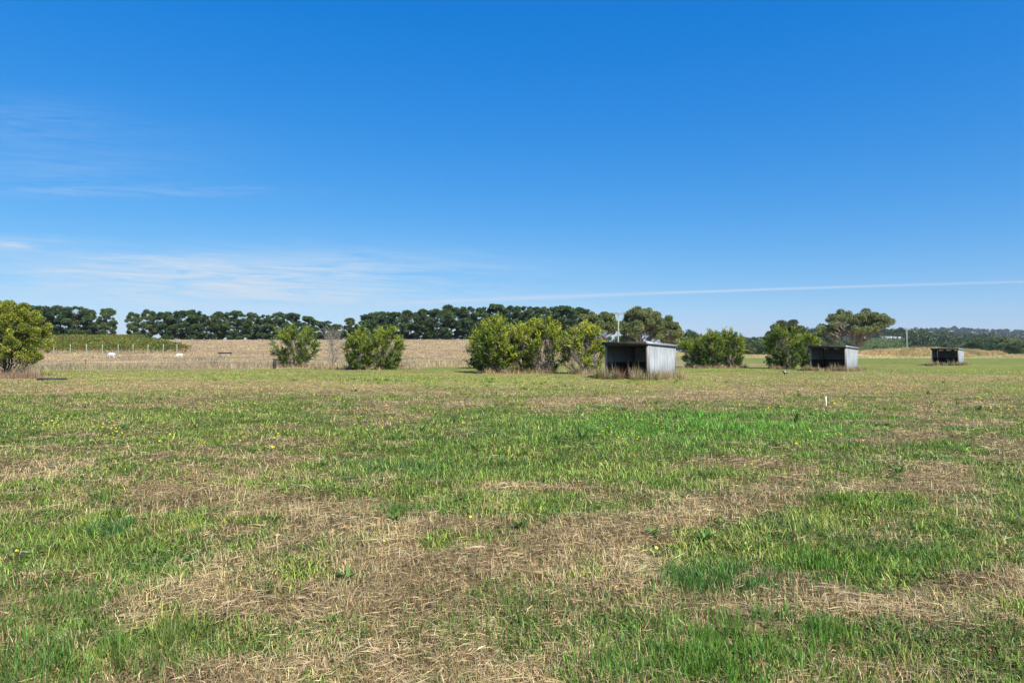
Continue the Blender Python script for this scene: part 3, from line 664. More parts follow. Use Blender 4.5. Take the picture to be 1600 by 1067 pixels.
# --- middle distance trees, right
NL = 1.3
mids = []
for i in range(5):
    bs = [(.044,.078,.026), (.062,.094,.032), (.085,.108,.042), (.042,.070,.026), (.105,.125,.048)][i]
    H = 10.0; t = clump_tree('bushy_tree', 400 + i, H, dome_clumps(420 + i, H, 9 + i % 3, 30, .3, (.11, .17)), .55, .5, 110, bs, tuple(q * 2.0 for q in bs), M_barkd, .22, M_leaf, .75, .5)
    mids.append(t)
mu = set()
spots = [(948, 232, 525, 'low dark tree behind the right end of the central clump'), (974, 240, 521, 'low dark tree behind the foot of the tall power pole'), (992, 236, 523, 'low dark tree under the left side of the tall gum'),
 (1062, 205, 517, 'dark bushy tree just right of the nearest shelter roof'), (1080, 215, 514, 'taller dark tree right of the nearest shelter, behind the shrub trio'), (1098, 210, 520, 'rounded tree above the left shrub of the trio'),
 (1046, 200, 520, 'dark tree peeping over the right end of the nearest shelter'), (1118, 260, 522, 'tree hidden behind the middle of the shrub trio'),
 (1158, 300, 524, 'far dark tree at the right edge of the shrub trio'), (1172, 310, 526, 'far tree over the pale grass gap, right of the shrub trio'), (1186, 300, 527, 'far tree over the middle of the pale grass gap'), (1200, 305, 526, 'far tree at the left edge of the lone gold shrub'), (1212, 310, 522, 'far tree behind the left side of the lone gold shrub'),
 (1262, 300, 524, 'far tree behind the right side of the lone gold shrub'), (1282, 320, 522, 'far tree above the second shelter roof, left end'), (1300, 330, 530, 'low far tree above the second shelter roof'), (1318, 340, 534, 'low far tree between the limbs of the umbrella gum'),
 (1372, 350, 539, 'low bush tree on the foot of the far green slope, left of the short pole'), (1395, 355, 538, 'low bush tree under the far green slope, nearest left of the short pole'), (1438, 355, 538, 'low bush tree right of the short power pole'), (1456, 350, 537, 'low bush tree above the left part of the third shelter'),
 (1475, 340, 535, 'rounded tree above the roof of the third shelter'), (1492, 330, 536, 'rounded tree above the right end of the third shelter'), (1508, 320, 533, 'tree right of the third shelter behind the grass mound'),
 (1524, 245, 526, 'large olive tree over the right end of the grass mound'), (1540, 265, 524, 'pale crowned tree right of the mound with light limbs'), (1556, 270, 532, 'dark tree in the far right group behind the paddock'), (1568, 235, 535, 'dark tree on a thin trunk at the right paddock edge'),
 (1584, 232, 533, 'round olive tree with split trunk at the right paddock edge'), (1600, 280, 528, 'tree at the extreme right edge of the view'), (1545, 330, 526, 'taller tree behind the far right group'), (1572, 340, 524, 'tallest far tree behind the round olive tree'), (1620, 300, 526, 'tree just beyond the right edge of the view'),
 (1512, 280, 536, 'dense low tree touching the right end of the mound'), (1532, 300, 535, 'dense low tree filling the gap in the far right group')]
for (px, D, ty, lab) in spots:
    i = rs.randint(0, 5); o = mids[i] if i not in mu else copy_tree(mids[i]); mu.add(i)
    x, y = at(px, D); h = CAMH + (HZ - ty) / F * D - tz(x, y); s = h / 10.0
    place(o, x, y, rs.uniform(0, 6.28), s); sx = s * rs.uniform(.9, 1.15); o.scale = (sx, sx, s)
    tag(o, lab, 'tree', 'trees beyond the right of the paddock')

# --- woodland on the far ridges: one mass
def woodland():
    parts = []
    def scatter(n, u0, u1, d0, d1, hs, leaf, cond=None):
        u = rs.uniform(u0, u1, n); D = rs.uniform(d0, d1, n); x = u * D
        if cond is not None:
            k = cond(u, D, x); u, D, x = u[k], D[k], x[k]
        z = terrain(x, D); n = len(x); H = rs.uniform(hs[0], hs[1], n) * (.7 + .6 * fbm(x, D, 60, 2, 301))
        nc = 9; m = 24; tot = n * nc
        a = rs.uniform(0, 6.28, tot); q = np.sqrt(rs.rand(tot)); Hr = np.repeat(H, nc); rad = Hr * .42 * q
        cz = np.repeat(z, nc) + Hr * (.30 + .62 * np.sqrt(1 - .8 * q * q) * rs.uniform(.55, 1, tot))
        cx = np.repeat(x, nc) + rad * np.cos(a); cy = np.repeat(D, nc) + rad * np.sin(a); cr = Hr * .17
        tc = mixc(np.array([.038, .065, .024]), np.array([.12, .15, .052]), rs.rand(n) ** 1.5); 
        d = unit(tot * m); p = np.stack([np.repeat(cx, m), np.repeat(cy, m), np.repeat(cz, m)], 1) + d * (np.repeat(cr, m) * rs.uniform(.5, 1, tot * m))[:, None]
        col = np.repeat(np.repeat(tc, nc, 0), m, 0) * np.exp(rs.normal(0, .3, (tot * m, 1)))
        lf = leaf * np.repeat(Hr, m) / 10
        parts.append(leaves(p, d + rs.normal(0, .5, d.shape), lf * rs.uniform(.7, 1.3, len(p)), lf * .6 * rs.uniform(.7, 1.3, len(p)), col))
    slope = lambda u, D, x: ~((u > .445) & (u < .605) & (D < 640 - 90 * (u > .58)))
    scatter(560, .30, .95, 600, 760, (8, 13), 1.3, None)
    scatter(320, .30, .95, 400, 640, (7, 11), 1.2, slope)
    scatter(120, .40, .66, 375, 430, (5, 7), 1.0, None)
    scatter(420, .58, 1.0, 330, 560, (8, 12), 1.1, None)
    scatter(1500, .25, 1.0, 1500, 2600, (10, 17), 2.6, None)
    v, f, c = join(parts); o = make_mesh('woodland', v, f, M_leaf, colors=c)
    tag(o, 'far dark woodland covering the distant ridges on the right', 'woodland', kind='stuff')
    # vines on the far slope
    xs, ys = [], []
    for D in np.arange(446, 596, 3.2):
        for u in np.arange(.45, .60, .0011): xs.append(u * D + rs.normal(0, .2)); ys.append(D + rs.normal(0, .15))
    x = np.array(xs); y = np.array(ys); k = 5
    x = np.repeat(x, k) + rs.normal(0, .25, len(x) * k); y = np.repeat(y, k) + rs.normal(0, .25, len(y) * k)
    z = terrain(x, y) + rs.uniform(.3, 1.7, len(x)); n = len(x)
    col = jit(np.tile(np.array([.125, .175, .050]), (n, 1)), .2)
    v, f, c = leaves(np.stack([x, y, z], 1), unit(n), rs.uniform(.5, .9, n), rs.uniform(.4, .6, n), col)
    o = make_mesh('distant_vines', v, f, M_leaf, colors=c); tag(o, 'far green vineyard on the sloping hill behind the short power pole', 'vines', kind='stuff')
woodland()

# --- far farm buildings
def farm_building(px, D, wpx, eave, label, gable=True, rz=0.0, name='farm_building'):
    x, y = at(px, D); W = wpx / F * D; dp = min(8, W * .6); e = empty(name, (x, y, tz(x, y) - .3), rz)
    a = Acc(); a.box((-W/2, 0, 0), (W/2, dp, eave)); a.build('wall', M_cream, e)
    r = Acc(); ov = .4; rh = dp * .22
    v = np.array([[-W/2-ov,-ov,eave-.1],[W/2+ov,-ov,eave-.1],[W/2+ov,dp/2,eave+rh],[-W/2-ov,dp/2,eave+rh],[-W/2-ov,dp+ov,eave-.1],[W/2+ov,dp+ov,eave-.1]])
    v = np.vstack([v, v + [0, 0, .18]])
    r.add(v, [[0,3,2,1],[3,4,5,2],[6,7,8,9],[9,8,11,10],[0,1,7,6],[4,10,11,5],[1,2,8,7],[2,5,11,8],[0,6,9,3],[3,9,10,4]]); r.build('roof', M_roofw, e)
    nw = max(1, int(W / 3.5))
    for i in range(nw):
        wx = -W/2 + (i + .5) * W / nw; w = Acc(); w.box((wx - .5, -.05, eave * .35), (wx + .5, .02, eave * .75)); w.build('window', M_glassdark, e)
    tag(e, label, 'building', 'pale farm buildings on the far hill'); return e
farm_building(1316, 640, 10, 5, 'white house in the far trees behind the left limbs of the umbrella gum', rz=.2)
farm_building(1345, 612, 18, 3.2, 'long low white roofed shed just above the far vineyard, behind the umbrella gum')
for i, px in enumerate((1378, 1386, 1392, 1399, 1406)):
    farm_building(px, 608, 4 + (i % 2) * 1.6, 2.6, ['first small white hut from the left above the far vineyard', 'second small white hut from the left above the far vineyard', 'middle small white hut of five above the far vineyard', 'fourth small white hut from the left above the far vineyard', 'last small white hut, nearest the short power pole, above the far vineyard'][i], name='small_hut', rz=.1 * i)
farm_building(1452, 470, 9, 3.4, 'white farm shed above the left side of the third shelter', rz=.15)
farm_building(1470, 462, 12, 3.0, 'longer white farm shed above the right side of the third shelter', rz=.1)
farm_building(1494, 440, 4, 3.0, 'tiny pale hut right of the two white farm sheds', name='small_hut')

# ------------------------------------------------------------------ the golden shrubs of the paddock
def shrub(seed, px, D, topy, wpx, label, dead=.2, gold=.5, n=64):
    x, y = at(px, D); H = CAMH + (HZ - topy) / F * D - tz(x, y); W = wpx / F * D
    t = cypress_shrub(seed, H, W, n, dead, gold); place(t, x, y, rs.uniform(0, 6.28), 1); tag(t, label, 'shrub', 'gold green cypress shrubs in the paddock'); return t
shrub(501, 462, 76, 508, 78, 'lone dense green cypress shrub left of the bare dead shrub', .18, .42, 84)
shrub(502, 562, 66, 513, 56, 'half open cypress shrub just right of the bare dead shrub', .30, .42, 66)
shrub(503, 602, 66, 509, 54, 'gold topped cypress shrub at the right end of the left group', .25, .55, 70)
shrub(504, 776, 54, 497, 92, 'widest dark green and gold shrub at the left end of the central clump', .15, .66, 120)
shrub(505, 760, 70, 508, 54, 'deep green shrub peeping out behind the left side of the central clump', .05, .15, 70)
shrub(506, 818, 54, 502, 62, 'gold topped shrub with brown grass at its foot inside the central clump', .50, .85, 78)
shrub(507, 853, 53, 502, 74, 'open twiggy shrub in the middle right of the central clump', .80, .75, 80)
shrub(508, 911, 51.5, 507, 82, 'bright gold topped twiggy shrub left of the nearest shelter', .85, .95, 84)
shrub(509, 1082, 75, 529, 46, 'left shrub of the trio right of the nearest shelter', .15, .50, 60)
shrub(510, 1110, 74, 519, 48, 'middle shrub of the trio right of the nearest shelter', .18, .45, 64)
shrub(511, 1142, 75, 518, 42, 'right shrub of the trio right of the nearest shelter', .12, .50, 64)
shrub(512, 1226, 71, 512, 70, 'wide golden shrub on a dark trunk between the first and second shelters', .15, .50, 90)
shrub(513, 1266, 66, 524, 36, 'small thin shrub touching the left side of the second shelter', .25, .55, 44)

def dead_shrub():
    global rs
    k = rs; rs = np.random.RandomState(77)
    D = 69; x, y = at(521, D); H = CAMH + (HZ - 507) / F * D
    w = Acc(); tr = branch_path((0, 0, -.1), (-.05, 0, H * .97), .02, 8, .01); w.tube(tr, np.linspace(.06, .008, 8), 6, (1,1,1), False)
    for i in range(70):
        t = rs.uniform(.03, .8); b = tr[0] * (1 - t) + tr[-1] * t; a = rs.uniform(0, 6.28); L = 1.7 * (1 - t * .85) * rs.uniform(.6, 1.1)
        e = b + np.array([np.cos(a) * L * .75, np.sin(a) * L * .75, L * .95]); p = branch_path(b, e, .15, 5, .04); w.tube(p, np.linspace(.02, .005, 5), 4, (1,1,1), False)
        for j in range(6):
            q = p[rs.randint(1, 5)]; d = (e - b) / L + rs.normal(0, .5, 3); w.tube(np.array([q, q + d * .3, q + d * rs.uniform(.4, .7)]), [.008, .006, .004], 3, (1,1,1), False)
    r_ = empty('dead_shrub'); w.build('branches', M_twig, r_, True); rs = k
    place(r_, x, y, 0, 1); tag(r_, 'bare grey dead shrub with a thin central spire between the green shrubs', 'dead shrub')
dead_shrub()

NL = 1
# left edge tree with broad yellowing leaves
def edge_tree():
    D = 47; x, y = at(12, D); H = CAMH + (HZ - 466) / F * D; W = 5.4
    cl = []
    r = np.random.RandomState(9)
    for i in range(135):
        t = r.uniform(.20, 1); pr = np.interp(t, [.15, .3, .5, .75, .95, 1], [.75, .95, 1.0, .85, .5, .3]); a = r.uniform(0, 6.28); q = math.sqrt(r.uniform(.15, 1)) * W / 2 * pr
        cl.append((q * math.cos(a), q * math.sin(a), H * t * .95, r.uniform(.22, .50)))
    t = clump_tree('hawthorn_tree', 909, H, cl, .095, .65, 380, (.105, .160, .020), (.38, .36, .045), M_barkd, .065, M_leaf, .85, .6, 0, 4, .34, .2)
    place(t, x, y, 1.0, 1); tag(t, 'yellowing leafy tree with forked dark stems at the left edge', 'tree')
edge_tree()

# ------------------------------------------------------------------ vineyard
def vineyard():
    k = 0
    for D in np.arange(131, 196, 3.3):
        f = (D - 131) / 60; pr = 300 - 95 * f; xr = (pr - 800) / F * D; xl = (-110 - 800) / F * D
        L = xr - xl; n = int(L * 62); x = xl + rs.rand(n) * L; yy = D + rs.normal(0, .22, n)
        z = .38 + rs.rand(n) ** .8 * 1.25 * (.8 + .35 * fbm(x, x * 0 + D, 2.2, 2, 311))
        c = mixc(np.array([.065, .115, .017]), np.array([.21, .205, .032]), np.clip(fbm(x, x * 0 + D * 3, 4, 3, 321) * 2.2 - .6 + rs.normal(0, .2, n), 0, 1))
        c = mixc(c, np.array([.22, .11, .03]), (fbm(x, x * 0 + D * 5, 2.5, 2, 331) > .62) * rs.rand(n) * .7); c = jit(c, .25)
        x0 = (xr + xl) / 2; z0 = tz(x0, D)
        root = empty('vine_row', (x0, D, z0))
        v, fc, cc = leaves(np.stack([x - x0, yy - D, terrain(x, yy) + z - z0], 1), unit(n) + np.array([0, -.2, .3]), rs.uniform(.18, .34, n), rs.uniform(.14, .26, n), c)
        make_mesh('foliage', v, fc, M_leaf, root, cc)
        if k == 0:
            for g in np.arange(-95, xr, 1.4):
                b = np.array([g - x0, 0, tz(g, D) - z0]); a = Acc(); a.tube([b, b + [.04, 0, .4], b + [0, 0, .85]], [.06, .05, .04], 4, (1,1,1), False)
                a.build('vine_stem', M_wood, root)
        tag(root, 'yellowing vine row, %s back from the pale posts of the left vineyard' % ordn(k + 1), 'vine row', 'rows of the left vineyard'); k += 1
    D = 129.6
    proto = None
    names = ['leftmost', 'second', 'third', 'fourth', 'fifth', 'sixth', 'seventh', 'eighth', 'ninth', 'rightmost']
    for i, px in enumerate((59, 84, 110, 135, 160, 184.5, 208, 231, 255, 276.5)):
        x, y = at(px, D)
        if proto is None:
            a = Acc(); a.tube([(0,0,-.2),(0,0,.9),(.01,0,1.78)], [.075,.072,.068], 8)
            proto = a.build('trellis_post', M_pole, smooth=True); o = proto
        else: o = proto.copy(); COL.objects.link(o)
        o.location = (x, y, tz(x, y)); o.rotation_euler = (0, rs.uniform(-.03, .03), rs.uniform(0, 6))
        lab = 'pale trellis post before the front vine row, %s of the ten' % names[i]
        tag(o, lab, 'post', 'trellis posts along the front vine row')
vineyard()

# ------------------------------------------------------------------ fences, posts, rails
def fence():
    root = empty('tape_fence', (*at(200, 66.5), 0)); ox, oy = root.location.x, root.location.y
    line = []
    for px in (-140, 0, 134, 335, 520, 735):
        D = 63 + .027 * px; x, y = at(px, D); line.append((px, x, y))
    for (px, x, y) in line[:-1]:
        a = Acc(); z = tz(x, y); a.tube([(x-ox, y-oy, z-.2), (x-ox+.02, y-oy, z+.5), (x-ox+.03, y-oy, z+.98)], [.035,.033,.03], 6); 
        a.box((x-ox-.02, y-oy-.05, z+.70), (x-ox+.05, y-oy+.0, z+.80)); a.build('post', M_barkd, root)
    for zz, r_, m_, nm in ((.74, .013, M_tape, 'pale_tape'), (.45, .006, M_galvold, 'wire'), (.2, .006, M_galvold, 'wire')):
        pts = []
        for i in range(len(line) - 1):
            for t in np.linspace(0, 1, 9)[:-1]:
                x = line[i][1] * (1-t) + line[i+1][1] * t; y = line[i][2] * (1-t) + line[i+1][2] * t; pts.append((x - ox, y - oy - .05, tz(x, y) + zz - .06 * 4 * t * (1-t)))
        a = Acc(); a.tube(pts, r_, 5, cap=False); a.build(nm, m_, root)
    tag(root, 'low wire fence with a pale tape running through the long grass on the left', 'fence')
    D = 71; x, y = at(429, D); a = Acc(); a.tube([(0,0,-.2),(0,0,.5),(.01,0,1.02)], [.16,.15,.14], 10); o = a.build('strainer_post', M_black, smooth=True); o.location = (x, y, tz(x, y)); tag(o, 'thick black fence post standing left of the lone dense green shrub', 'post')
    D = 84; x, y = at(738, D); r_ = empty('post_and_rail', (x, y, tz(x, y)), .1)
    a = Acc(); a.tube([(0,0,-.2),(0,0,.6),(0,0,1.25)], [.16,.15,.14], 10); a.build('post', M_black, r_, True)
    a = Acc(); a.tube([(2.9,0,-.2),(2.9,0,.6),(2.9,0,1.15)], [.12,.12,.11], 10); a.build('post', M_black, r_, True)
    a = Acc(); a.tube([(.1,0,.86),(1.4,0,.88),(2.8,0,.9)], .055, 8); a.build('rail', M_barkd, r_, True)
    a = Acc(); a.tube([(.1,0,.05),(1.4,0,.45),(2.8,0,.8)], .012, 6); a.build('stay_wire', M_galvold, r_, True)
    tag(r_, 'dark fence corner post with a rail running behind the central clump', 'fence post')
    for px, D, ln, lab in ((678, 80, .25, 'thin pale stick leaning in the long grass left of the dark corner post'), (730, 81, .30, 'thick pale stick leaning beside the dark corner post')):
        x, y = at(px, D); a = Acc(); a.tube([(0,0,-.1),(ln*.5,0,.4),(ln,0,.85)], [.03,.028,.02], 6); o = a.build('leaning_stick', M_wood, smooth=True); o.location = (x, y, tz(x, y)); tag(o, lab, 'stick')
    # rail trough in the meadow
    D = 112; x, y = at(352, D); r_ = empty('feed_trough', (x, y, tz(x, y)), .05)
    a = Acc(); a.box((-1.05,-.25,.62),(1.05,.25,.66)); a.box((-1.05,-.25,.66),(1.05,-.21,.86)); a.box((-1.05,.21,.66),(1.05,.25,.86)); a.box((-1.05,-.21,.66),(-1.01,.21,.86)); a.box((1.01,-.21,.66),(1.05,.21,.86)); a.build('tray', M_darkwood, r_)
    for sx in (-.9, .85):
        for sy in (-.2, .14):
            a = Acc(); a.box((sx,sy,-.2),(sx+.06,sy+.06,.618)); a.build('leg', M_galvold, r_)
    tag(r_, 'dark raised feed trough standing in the brown meadow right of the vineyard', 'trough')
fence()

# low tubs and troughs lying in the paddock
def tub(px, py, L, Wd, H, mat, label, name='feed_tub', rz=0, zoff=0):
    D = dist(py); x, y = at(px, D); n = 20; v = []; th = np.linspace(0, 2*np.pi, n, endpoint=False)
    rings = [(1, 0), (1.06, H * .5), (1.1, H), (1.0, H + .01), (.94, H * .9), (.86, .05), (0.01, .04)]
    for s, z in rings: v += [(L/2*s*np.cos(t), Wd/2*s*np.sin(t), z) for t in th]
    f = [[i*n+j, i*n+(j+1)%n, (i+1)*n+(j+1)%n, (i+1)*n+j] for i in range(len(rings)-1) for j in range(n)]
    a = Acc(); a.add(v, f); o = a.build(name, mat, smooth=True); o.location = (x, y, tz(x, y) + zoff - .01); o.rotation_euler = (0, 0, rz); tag(o, label, 'tub')
tub(82, 593.5, 1.55, .9, .10, M_black, 'long low black tub right of the yellowing tree at the left edge', name='water_trough')
tub(745, 584, .75, .6, .2, M_darkwood, 'dull grey tub on the grass left of the central shrub clump')
tub(1256, 579, .7, .6, .11, M_black, 'black tub on straw left of the second shelter')
tub(1452, 571.0, 1.0, .7, .10, M_black, 'black tub left of the third shelter')
tub(926, 590, .6, .45, .12, M_barkd, 'brown tub in the weeds left of the nearest shelter')

# white marker stake
D = 20.0; x, y = at(1290, D); a = Acc(); a.tube([(0,0,-.1),(0,0,.1),(-.006,0,.265)], [.018,.018,.018], 10); a.tube([(-.006,0,.265),(-.006,0,.28)], [.022,.020], 10)
o = a.build('marker_stake', M_white, smooth=True); o.location = (x, y, tz(x, y)); tag(o, 'short white plastic stake in the bright green grass', 'stake')

# power poles
def pole(px, D, topy, label, arm=2.2, rz=.0, lean=0):
    x, y = at(px, D); g = tz(x, y); H = CAMH + (HZ - topy) / F * D - g; r_ = empty('power_pole', (x, y, g), rz)
    a = Acc(); a.tube([(0,0,-.3),(0,0,H*.5),(lean,0,H)], [.17,.145,.115], 12); a.build('pole', M_pole, r_, True)
    a = Acc(); a.box((-arm/2+lean,-.22,H-.55),(arm/2+lean,-.12,H-.42)); a.build('crossarm', M_wood, r_)
    a = Acc(); a.tube([(lean-.5,-.17,H-.55),(lean,-.15,H-1.1)], .02, 6); a.build('brace', M_galvold, r_); a = Acc(); a.tube([(lean+.5,-.17,H-.55),(lean,-.15,H-1.1)], .02, 6); a.build('brace', M_galvold, r_)
    for s in (-.95, -.5, .5, .95):
        a = Acc(); a.tube([(lean+s*arm/2,-.17,H-.42),(lean+s*arm/2,-.17,H-.36),(lean+s*arm/2,-.17,H-.3),(lean+s*arm/2,-.17,H-.2)], [.03,.07,.045,.06], 8); a.build('insulator', M_galvold, r_, True)
    tag(r_, label, 'power pole')
pole(966, 139, 486, 'tall pale power pole with crossarm rising behind the nearest shelter', 2.0, .15, .12)
pole(1417, 215, 511, 'shorter pale power pole with crossarm standing behind the grass mound', 2.0, .1)

# ------------------------------------------------------------------ field shelters
def corrugated(x0, x1, z0, z1f, z1b, amp=.009, pitch=.076, plane='x', th=.002):
    """corrugated sheet in the local plane; returns verts, faces. z1 may slope from f to b"""
    n = int((x1 - x0) / pitch * 6); s = np.linspace(x0, x1, n); o = amp * np.sin(2 * np.pi * s / pitch)
    zt = z1f + (z1b - z1f) * (s - x0) / (x1 - x0)
    v = []
    for k in (0, 1):
        for z in (0, 1):
            for i in range(n): v.append((s[i], o[i] + k * th, zt[i] if z else z0))
    f = [[i, i+1, n+i+1, n+i] for i in range(n-1)] + [[2*n+i+1, 2*n+i, 3*n+i, 3*n+i+1] for i in range(n-1)] + [[n+i, n+i+1, 3*n+i+1, 3*n+i] for i in range(n-1)]
    return np.array(v), f
def shelter():
    W, Dp, HF, HB = 3.05, 3.0, 2.16, 2.02
    r_ = empty('field_shelter')
    def P(v, mp): v = np.asarray(v); return np.stack(mp(v), 1)
    kz = .98
    # right wall (outside = +x), left wall, back wall: sheets from kick board up inside, full height outside on the right and left
    v, f = corrugated(.06, Dp-.05, .06, HF-.10, HB-.10); a = Acc(); a.add(P(v, lambda q: (W + q[:,1], q[:,0], q[:,2])), f); a.build('side_wall', M_galv, r_)
    v, f = corrugated(.06, Dp-.05, .06, HF-.10, HB-.10); a = Acc(); a.add(P(v, lambda q: (-q[:,1], q[:,0], q[:,2])), f); a.build('side_wall', M_galv, r_)
    v, f = corrugated(.02, W-.02, .06, HB-.10, HB-.10); a = Acc(); a.add(P(v, lambda q: (q[:,0], Dp + q[:,1], q[:,2])), f); a.build('back_wall', M_galv, r_)
    # inner kick boards
    for (lo, hi) in (((.018, .12, .05), (.05, Dp-.12, kz)), ((W-.05, .12, .05), (W-.018, Dp-.12, kz)), ((.12, Dp-.05, .05), (W-.12, Dp-.018, kz))):
        a = Acc(); n = 1
        for i in range(n):
            z0 = lo[2] + (hi[2]-lo[2]) * i / n; z1 = lo[2] + (hi[2]-lo[2]) * (i+1) / n
            a.box((lo[0], lo[1], z0), (hi[0], hi[1], z1))
        a.build('kick_board', M_darkwood, r_)
    # posts
    for (px_, py_, h, s) in ((.0, -.05, HF-.12, .13), (W-.13, -.05, HF-.12, .13), (.055, Dp-.17, HB-.12, .11), (W-.165, Dp-.17, HB-.12, .11)):
        a = Acc(); a.box((px_, py_, -.2), (px_+s, py_+s*.9, h)); a.build('post', M_wood if py_ < 0 else surf_brown, r_)
    # corner flashing on the right front edge
    a = Acc(); a.box((W+.002, .0, .05), (W+.016, .13, HF-.1)); a.build('corner_flashing', M_galv, r_)
    a = Acc(); a.box((W-.002+.0, Dp-.06, .05), (W+.016, Dp+.018, HB-.1)); a.build('corner_flashing', M_galv, r_)
    a = Acc(); a.box((W+.012, .62, .08), (W+.017, .635, HF-.16)); a.build('sheet_lap', M_galvold, r_)
    # beams and rafters
    a = Acc(); a.box((-.02, -.06, HF-.20), (W+.0, .0, HF-.06)); a.build('front_beam', M_darkwood, r_)
    for i in range(4):
        rx = .14 + i * (W-.36) / 3; a = Acc(); z0, z1 = HF-.16, HB-.16
        v = [(rx,.02,z0),(rx+.05,.02,z0),(rx+.05,Dp-.02,z1),(rx,Dp-.02,z1)]; v = np.array(v + [(q[0],q[1],q[2]+.095) for q in v]); a.add(v, [[0,3,2,1],[4,5,6,7],[0,1,5,4],[1,2,6,5],[2,3,7,6],[3,0,4,7]]); a.build('rafter', M_darkwood, r_)
    # roof sheet (corrugations run front to back)
    n = int((W + .16) / .076 * 6); s = np.linspace(-.06, W+.06, n); o = .009 * np.sin(2*np.pi*s/.076); v = []
    yf, yb = -.30, Dp + .12; sl = (HB - HF) / Dp
    for th in (0, .003):
        for y in (yf, yb):
            v += [(s[i], y, HF - .035 + sl * y + o[i] + th) for i in range(n)]
    f = [[i, i+1, n+i+1, n+i] for i in range(n-1)] + [[2*n+i, 2*n+i+1, 3*n+i+1, 3*n+i] for i in range(n-1)] + [[i, i+1, 2*n+i+1, 2*n+i] for i in range(n-1)]
    a = Acc(); a.add(v, f); a.build('roof', M_galvold, r_)
    # barge flashings: front coloured dark to paint in its shade, sides pale
    a = Acc(); a.box((-.07, yf-.015, HF-.13), (W+.07, yf, HF+.045)); a.build('front_fascia', M_shadefascia, r_)
    for sx in (-.085, W+.065):
        v = [(sx,yf-.016,HF-.115-sl*.3),(sx+.02,yf-.016,HF-.115-sl*.3),(sx+.02,yb,HF-.115+sl*yb),(sx,yb,HF-.115+sl*yb)]; v = np.array(v + [(q[0],q[1],q[2]+.15) for q in v])
        a = Acc(); a.add(v, [[0,3,2,1],[4,5,6,7],[0,1,5,4],[1,2,6,5],[2,3,7,6],[3,0,4,7]]); a.build('side_flashing', M_galv, r_)
    return r_, W
surf_brown = surf('brown_timber', (.07, .045, .03), (.14, .09, .06), 5, .9, 0, .4, (3, 3, .5))
M_shadefascia = surf('shade_painted_fascia', (.018, .017, .016), (.045, .038, .032), 4, .8, .1, .2, (1, 1, 1))
sh, SW = shelter()
PHI = R(44)
def place_shelter(o, px, D, lab, rz=-PHI):
    x, y = at(px, D); cx, cy = x - SW * math.cos(rz), y - SW * math.sin(rz)
    o.location = (cx, cy, tz(x, y)); o.rotation_euler = (0, 0, rz); tag(o, lab, 'field shelter', 'corrugated field shelters in the paddock')
s2 = copy_tree(sh); s3 = copy_tree(sh)
place_shelter(sh, 1013, 39.6, 'nearest corrugated iron field shelter, tall weeds across its open front')
place_shelter(s2, 1322, 58.5, 'middle corrugated iron field shelter beside the wide umbrella gum tree')
place_shelter(s3, 1498, 88, 'farthest corrugated iron field shelter in front of the dry grass mound')

